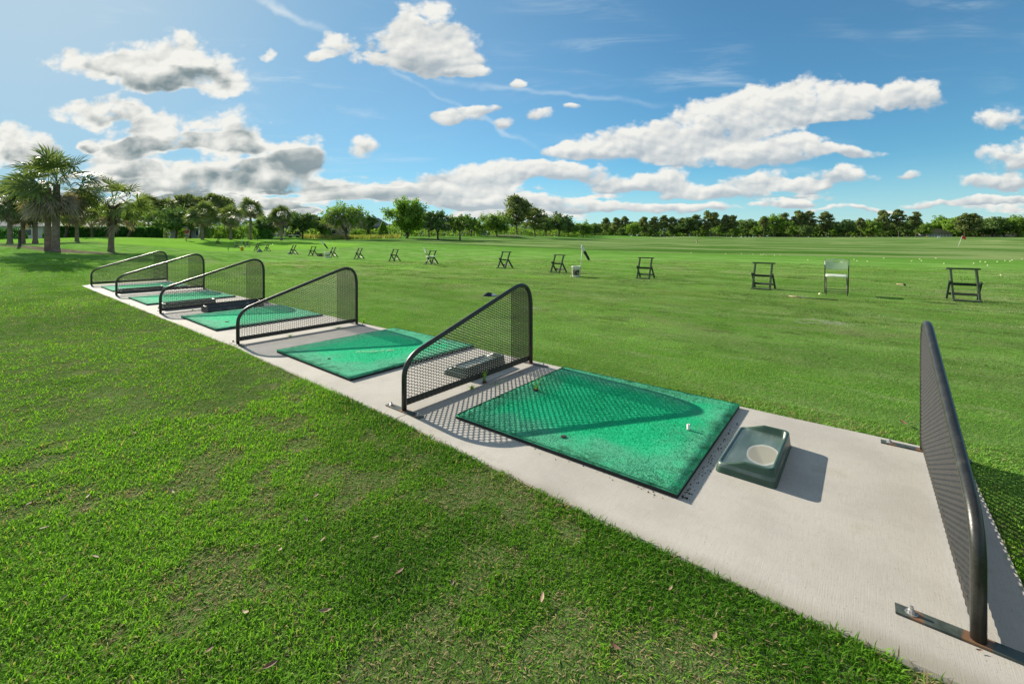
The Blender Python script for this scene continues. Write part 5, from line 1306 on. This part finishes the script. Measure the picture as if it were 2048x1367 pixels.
BROADS = [(1190,450,'d'),(1268,446,'l'),(1300,455,'d'),(1376,437,'d'),(1440,448,'l'),(1495,440,'d'),(1512,452,'o'),(1549,430,'l'),(1560,446,'d'),(1640,448,'d'),(1688,441,'d'),(1705,444,'o'),(1745,440,'o'),(1780,446,'d'),(1815,445,'d'),(1850,447,'o'),
          (1885,433,'l'),(1905,436,'l'),(1968,437,'o'),(1985,436,'d'),(2010,438,'l'),(2035,432,'l'),(2062,431,'o'),(2090,434,'d'),(1345,452,'o'),(1405,452,'o'),(1470,452,'l'),(1585,450,'o'),(1610,452,'d'),(1670,452,'l'),(1735,453,'l'),(1925,447,'o'),(1950,450,'d'),(2000,452,'o'),(1220,455,'o'),(1245,456,'d')]
bv = {'d': make_broad('oak_tree', 'x', 'tree', 61, 12., 15., 1.6, M_oakd, 52, 60, .5, group='oaks in the far tree line'),
      'l': make_broad('oak_tree', 'x', 'tree', 62, 12., 14., 1.4, M_lime, 52, 60, .5, group='oaks in the far tree line'),
      'o': make_broad('oak_tree', 'x', 'tree', 63, 12., 14., 1.6, M_oak, 48, 60, .5, group='oaks in the far tree line')}
KN = {'d': 'far dark oak', 'l': 'far bright green oak', 'o': 'far dull green oak'}
seen = set()
for k, (px, tp, c) in enumerate(sorted(BROADS)):
    Z = 300 + (k * 23 % 34); x, y = at(px, Z); z = tz(x, y); s = ((HY - tp) / FPX * Z + EYE - z) / 12.0; loc = (x, y, z - .1); rz = k * 2.1
    lb = place_label(px, [q[0] for q in sorted(BROADS) if q[2] == c], KN[c])
    if px > 2048: lb = KN[c] + ' just past the right picture edge, beside the row'
    sc = (s * 1.06, s * 1.06, s)
    if c not in seen: seen.add(c); o = bv[c]; o.location = loc; o.rotation_euler = (0, 0, rz); o.scale = sc; o['label'] = lb
    else: copy_tree(bv[c], lb, loc, rz, sc)
# pines behind the left hedge
pv = make_pine('tall dark pine behind the hedge, left of the squat palm', 71, 11.5, 8.0, .45, 30, 60, .34); plant(pv, 372, 118, .4, 1.0, first=True)['group'] = 'pines behind the hedge'
for px, Z, s, lb in ((393, 124, .98, 'tall pine right behind the squat palm'), (428, 120, 1.02, 'tall pine between the squat palm and the small palm'), (447, 126, 1.0, 'tall pine just above the small palm'), (344, 128, .88, 'lower pine above the spreading oak')):
    plant(pv, px, Z, s * 9, s, label=lb)['group'] = 'pines behind the hedge'
# the wood behind reads as one mass of leaves
M_woods = leafy('wood_leaves', c3(0.030, 0.058, 0.022), c3(0.080, 0.120, 0.036), .34, .06, rough=.7)
def woods(px0, px1, Z, h0, h1, n, leaf, mat, seed):
    g = np.random.default_rng(seed); px = px0 + (px1 - px0) * g.random(n); ZZ = Z + g.normal(size=n) * 5; x = (px - 1024) / FPX * ZZ
    top = h0 + (h1 - h0) * fbm(px / 26., np.full(n, seed * 1.7), 3, seed); zz = terrain(x, ZZ) + top * g.random(n) ** .8
    p = np.stack([x, ZZ, zz], -1); d = g.normal(size=(n, 3)); d /= np.linalg.norm(d, axis=1)[:, None]; k = np.cross(d, g.normal(size=(n, 3))); k /= np.linalg.norm(k, axis=1)[:, None]; s = leaf * (.6 + .8 * g.random(n))[:, None]
    return np.stack([p - d * s, p + k * s * .6, p + d * s, p - k * s * .6], 1)
W1 = np.concatenate([woods(1130, 2300, 345, 7, 16, 40000, .85, None, 1), woods(930, 1160, 230, 3, 10, 7000, .5, None, 2), woods(690, 960, 140, 2.5, 6.5, 9000, .34, None, 3), woods(230, 700, 128, 2.0, 5.5, 14000, .30, None, 4), woods(-350, 240, 112, 2.0, 6.0, 14000, .30, None, 5), woods(2200, 2900, 345, 4, 14, 9000, .8, None, 6)])
tag(quads_mesh('far_woods', W1, M_woods), kind='stuff')
W2 = np.concatenate([woods(1160, 2300, 330, 1.5, 8, 12000, .6, None, 7), woods(980, 1180, 205, 1.0, 6, 4000, .42, None, 8), woods(700, 960, 126, 1.2, 4, 5000, .28, None, 9), woods(230, 640, 116, .8, 3.6, 6000, .24, None, 10)])
tag(quads_mesh('undergrowth', W2, M_oak), kind='stuff')
# ------------------------------------------------------------------ houses at the edge of the course
M_wallw = simple('pale_render', c3(0.52, 0.52, 0.48), .85, .08, 1.5, bump=.05, spec=.1); M_wallb = simple('beige_render', c3(0.42, 0.34, 0.26), .85, .1, 1.5, bump=.05, spec=.1); M_wallg = simple('grey_render', c3(0.24, 0.26, 0.28), .85, .1, 1.5, spec=.1)
M_roofb = simple('brown_shingles', c3(0.13, 0.10, 0.085), .9, .25, 5, spec=.1); M_roofg = simple('grey_shingles', c3(0.16, 0.165, 0.19), .9, .25, 5, spec=.1); M_roofo = simple('olive_shingles', c3(0.17, 0.155, 0.085), .9, .2, 5, spec=.1); M_roofp = simple('pale_roof', c3(0.42, 0.40, 0.37), .9, .1, 5, spec=.1)
M_win = simple('window_glass', c3(0.03, 0.04, 0.05), .12, .2, 3, spec=.6)
def house(label, px, Z, L, D, wh, rh, wall, roof, rz=0.0, wins=4, porch=0, dz=0.0):
    x, y = at(px, Z); t = thing('house', label, 'house', (x, y, tz(x, y) - .05 + dz), rz, 'houses along the course edge')
    MB().box((0, 0, wh / 2), (L, D, wh)).build('wall', wall, t)
    e = .5; a, b_ = L / 2 + e, D / 2 + e; rd = max(.1, a - b_ * .9)
    vs = [(-a, -b_, wh), (a, -b_, wh), (a, b_, wh), (-a, b_, wh), (-rd, 0, wh + rh), (rd, 0, wh + rh), (-a, -b_, wh - .18), (a, -b_, wh - .18), (a, b_, wh - .18), (-a, b_, wh - .18)]
    MB().add(vs, [(0, 1, 5, 4), (1, 2, 5), (2, 3, 4, 5), (3, 0, 4), (0, 6, 7, 1), (1, 7, 8, 2), (2, 8, 9, 3), (3, 9, 6, 0), (9, 8, 7, 6)]).build('roof', roof, t)
    for k in range(wins):
        xx = -L / 2 + L * (k + .5) / wins
        f = MB().box((xx, -D / 2 - .03, wh * .52), (1.15, .06, 1.25)).build('window', M_white, t); MB().box((xx, -D / 2 - .065, wh * .52), (.98, .03, 1.08)).build('pane', M_win, f)
    for k in range(porch):
        xx = -L / 2 + L * (k + .5) / porch; MB().box((xx, -D / 2 - 1.2, wh / 2), (.22, .22, wh - .2)).build('column', M_white, t)
    if porch: MB().box((0, -D / 2 - .9, wh - .05), (L, 1.6, .2)).build('porch_roof', roof, t)
house('pale grey house behind the left edge palms', 22, 84, 13, 7, 2.5, 1.6, M_wallw, M_roofp, .35, 3)
house('brown roofed house behind the parked van', 84, 104, 11, 7, 2.3, 1.7, M_wallb, M_roofb, .1, 3)
house('long pale roofed house just above the hedge', 168, 108, 20, 8, 2.9, 1.3, M_wallw, M_roofp, .1, 4)
house('dark porch house behind the squat palm', 396, 96, 8, 6, 2.2, .9, M_wallg, M_roofp, .05, 2, 4)
house('beige house behind the moss hung oak', 676, 124, 16, 8, 2.8, 2.0, M_wallb, M_roofb, .12, 5)
house('white columned house behind the golf cart', 548, 118, 12, 7, 2.9, 1.5, M_wallw, M_roofp, .05, 4, 6)
house('pale house behind the bushy oak right of the golf cart', 612, 128, 9, 7, 3.0, 1.4, M_wallw, M_roofp, -.05, 3)
house('grey roofed house left of the conical shrub', 750, 130, 9, 8, 3.0, 2.6, M_wallg, M_roofg, .2, 2)
house('olive roofed house between pines left of the rear-view chair', 1583, 338, 17, 10, 3.0, 3.2, M_wallb, M_roofo, 0, 5)
house('brown roofed house left of the far dark oaks, beyond the labelled bucket side', 1432, 340, 15, 10, 2.8, 3.0, M_wallb, M_roofb, 0, 4)
house('olive roofed house with white columns by the white board', 1868, 320, 17, 9, 2.8, 3.4, M_wallw, M_roofo, 0, 4, 8)
house('long brown roofed house right of the leaning red flag', 1985, 330, 24, 10, 2.6, 3.4, M_wallb, M_roofb, 0, 5)
# ------------------------------------------------------------------ van and golf cart
M_paint = simple('white_paint', c3(0.70, 0.70, 0.68), .3, .05, 6); M_dark = simple('dark_trim', c3(0.02, 0.02, 0.022), .5, .2, 10); M_tyre = simple('tyre_rubber', c3(0.018, 0.018, 0.018), .85, .2, 20)
def wheels(t, xs, ys, r_):
    for xx in xs:
        for yy in ys:
            o = MB().lathe([(0, -.1), (r_ * .6, -.1), (r_, -.09), (r_, .09), (r_ * .6, .1), (0, .1)], n=16).build('wheel', M_tyre, t, True); o.location = (xx, yy, r_); o.rotation_euler = (R(90), 0, 0)
x, y = at(83.5, 92); t = thing('parked_van', 'white van parked before the brown roofed house at the left', 'van', (x, y, tz(x, y)), .9)
pr = [(-2.3, .35), (-2.35, 1.0), (-2.25, 1.95), (-1.9, 2.05), (.9, 2.05), (1.35, 1.75), (1.7, 1.15), (2.35, 1.0), (2.4, .4)]
n = len(pr); MB().add([(a, -.9, c_) for a, c_ in pr] + [(a, .9, c_) for a, c_ in pr], [tuple(range(n)), tuple(range(2 * n - 1, n - 1, -1))] + [(k, n + k, n + (k + 1) % n, (k + 1) % n) for k in range(n)]).build('body', M_paint, t, bevel=.06)
for s in (-1, 1): MB().box((-.1, s * .905, 1.6), (2.2, .02, .5)).build('side_window', M_win, t)
MB().box((-2.335, 0, 1.55), (.03, 1.5, .55)).build('rear_window', M_win, t); wheels(t, (-1.45, 1.45), (-.82, .82), .34)
x, y = at(588, 100); t = thing('golf_cart', 'golf cart with a white roof parked on the path behind the palms', 'golf cart', (x, y, tz(x, y)), .15)
MB().box((0, 0, .48), (2.3, 1.1, .32)).build('body', M_paint, t, bevel=.08); MB().box((.15, 0, 1.86), (1.7, 1.2, .07)).build('roof', M_paint, t, bevel=.03)
MB().box((.1, 0, .80), (.5, 1.05, .18)).build('seat', M_dark, t, bevel=.04); MB().box((.38, 0, 1.10), (.12, 1.05, .5)).build('seat_back', M_dark, t, bevel=.04); MB().box((1.0, 0, 1.0), (.4, .8, .9)).build('bag_rack', M_dark, t, bevel=.05)
for a in (-.62, .92):
    for s in (-1, 1): MB().tube([(a, s * .52, .6), (a * .95, s * .55, 1.84)], .025, 6).build('roof_post', M_dark, t)
wheels(t, (-.8, .8), (-.5, .5), .23)
x, y = at(600, 96); t = thing('lamp_post', 'short dark lamp post right of the golf cart', 'post', (x, y, tz(x, y)))
MB().lathe([(0, 0), (.07, 0), (.055, .05), (.05, 1.25), (0, 1.25)], n=10).build('post', M_dark, t); MB().lathe([(0, 1.25), (.14, 1.27), (.16, 1.45), (.09, 1.58), (0, 1.62)], n=10).build('lantern', M_dark, t)
x, y = at(515, 64); t = thing('ball_washer', 'small dark ball washer post right of the tallest palm', 'post', (x, y, tz(x, y)))
MB().lathe([(0, 0), (.05, 0), (.04, .03), (.04, .42), (.10, .44), (.11, .64), (.06, .70), (0, .71)], n=10).build('body', M_dark, t)
# ------------------------------------------------------------------ the person on the practice green
M_skin = simple('skin', c3(0.42, 0.24, 0.17), .55, .1, 20, bump=0); M_shirt = simple('red_shirt', c3(0.24, 0.030, 0.038), .85, .2, 10); M_shorts = simple('grey_blue_shorts', c3(0.13, 0.15, 0.20), .85, .2, 12); M_shoe = simple('dark_shoe', c3(0.03, 0.03, 0.035), .6, .2, 20); M_cap = simple('pale_cap', c3(0.50, 0.44, 0.38), .8, .1, 20); M_sock = simple('white_sock', c3(0.6, 0.6, 0.58), .8, .1, 20)
def skinned(name, chains, mat, parent, root=0):
    vs = []; es = []; rs = []; idx = {}
    for ch in chains:
        pv_ = None
        for p, r_ in ch:
            key = tuple(round(c, 4) for c in p)
            if key not in idx: idx[key] = len(vs); vs.append(p); rs.append(r_)
            if pv_ is not None and pv_ != idx[key]: es.append((pv_, idx[key]))
            pv_ = idx[key]
    me = bpy.data.meshes.new(name); me.from_pydata(vs, es, []); o = bpy.data.objects.new(name, me); col.objects.link(o); o.parent = parent
    md = o.modifiers.new('skin', 'SKIN'); md.use_smooth_shade = True
    sv = me.skin_vertices[0].data
    for i, r_ in enumerate(rs): sv[i].radius = (r_, r_) if not hasattr(r_, '__len__') else r_
    sv[root].use_root = True
    o.modifiers.new('sub', 'SUBSURF').levels = 1; o.modifiers['sub'].render_levels = 2
    me.materials.append(mat); return o
x, y = at(373.5, 58.8); t = thing('person', 'person in a red shirt and grey shorts standing over a putt on the practice green', 'person', (x, y, tz(x, y)), R(-155))
# faces local -y; seen from behind, stooping a little with the arms forward and one leg crossed behind
pel = (0, .02, .90); ch_ = (0, -.06, 1.22); nk = (0, -.10, 1.44); hd = (0, -.15, 1.56); ht = (0, -.15, 1.70)
def hand(s, w_):
    out = []
    pm = (w_[0] - s * .01, w_[1] - .05, w_[2] - .055)
    out.append([(w_, .026), (pm, .034)])
    for k in range(5):
        o_ = (k - 2) * .017; L = [.045, .065, .072, .066, .05][k]
        if k == 0: out.append([(pm, .034), ((pm[0] - s * .040, pm[1] - .005, pm[2] - .010), .011), ((pm[0] - s * .05, pm[1] - .03, pm[2] - .03), .009)]); continue
        b0 = (pm[0] + s * o_ * .5, pm[1] - .02 + o_ * .3, pm[2] - .030); b1 = (b0[0] - s * .006, b0[1] - .014, b0[2] - L * .55); b2 = (b0[0] - s * .02, b0[1] + .002, b0[2] - L * .95)
        out.append([(pm, .034), (b0, .010), (b1, .009), (b2, .008)])
    return out
arm = lambda s: [(nk, .062), ((s * .185, -.09, 1.385), .060), ((s * .235, -.14, 1.13), .044), ((s * .10, -.36, .96), .031)]
leg = lambda s, fx, fy: [(pel, .125), ((s * .10, .02, .84), .105), ((s * .10 + fx * .5, -.03 + fy * .4, .48), .062), ((s * .10 + fx, .04 + fy, .10), .040), ((s * .10 + fx, .03 + fy, .045), .042), ((s * .10 + fx, -.12 + fy, .03), .036)]
chains = [[(pel, .125), ((0, -.01, 1.05), (.145, .115)), (ch_, (.165, .12)), (nk, .062), (hd, .088), (ht, .070)], [(hd, .088), ((0, -.245, 1.565), .022)], [(hd, .088), ((.088, -.14, 1.575), .016)], [(hd, .088), ((-.088, -.14, 1.575), .016)]]
for s in (-1, 1):
    a = arm(s); chains.append(a); chains += hand(s, a[-1][0])
chains += [leg(1, .0, .0), leg(-1, .10, .16)]
skinned('body', chains, M_skin, t)
skinned('shirt', [[((0, .02, .92), (.150, .125)), ((0, -.01, 1.06), (.165, .135)), (ch_, (.182, .138)), ((0, -.09, 1.39), (.11, .085))]] + [[((0, -.09, 1.39), (.11, .085)), ((s * .19, -.09, 1.38), .082), ((s * .225, -.125, 1.20), .070)] for s in (-1, 1)], M_shirt, t)
skinned('shorts', [[((0, .02, .95), (.150, .122)), (pel, (.155, .13))]] + [[(pel, (.155, .13)), ((s * .105, .02, .80), .118), ((s * .10 + f * .4, -.02 + h_ * .35, .54), .092)] for s, f, h_ in ((1, 0, 0), (-1, .10, .16))], M_shorts, t)
for s, f, h_ in ((1, 0, 0), (-1, .10, .16)):
    skinned('sock', [[((s * .10 + f, .04 + h_, .17), .045), ((s * .10 + f, .04 + h_, .09), .046)]], M_sock, t)
    skinned('shoe', [[((s * .10 + f, .06 + h_, .05), .050), ((s * .10 + f, -.05 + h_, .04), .046), ((s * .10 + f, -.15 + h_, .035), .038)]], M_shoe, t)
cp = MB().lathe([(.100, 0), (.101, .03), (.085, .085), (.045, .112), (0, .118)], n=18).build('cap', M_cap, t, True); cp.location = (0, -.145, 1.615); cp.scale = (.92, 1.08, 1)
MB().lathe([(0, .0), (.092, .0), (.092, .008), (0, .010)], n=16).build('brim', M_cap, cp, True).location = (0, -.09, 0)
hr = MB().lathe([(.093, -.06), (.099, .0), (.097, .02)], n=18).build('hair', M_dark, t, True); hr.location = (0, -.138, 1.60)
for s in (-1, 1): MB().lathe([(0, -.008), (.008, 0), (0, .008)], n=8).build('eye', M_dark, t).location = (s * .032, -.236, 1.59)
MB().box((0, -.236, 1.515), (.045, .01, .008)).build('mouth', M_shirt, t)
x2, y2 = x - .35 * math.sin(R(-155)) , y + 0
pt = thing('putter', 'putter held by the person in the red shirt', 'golf club', (x, y, tz(x, y)), R(-155))
MB().tube([(.0, -.40, .98), (-.04, -.62, .03)], .010, 6).build('shaft', M_steel, pt); MB().box((-.04, -.65, .02), (.10, .03, .03)).build('head', M_steel, pt)
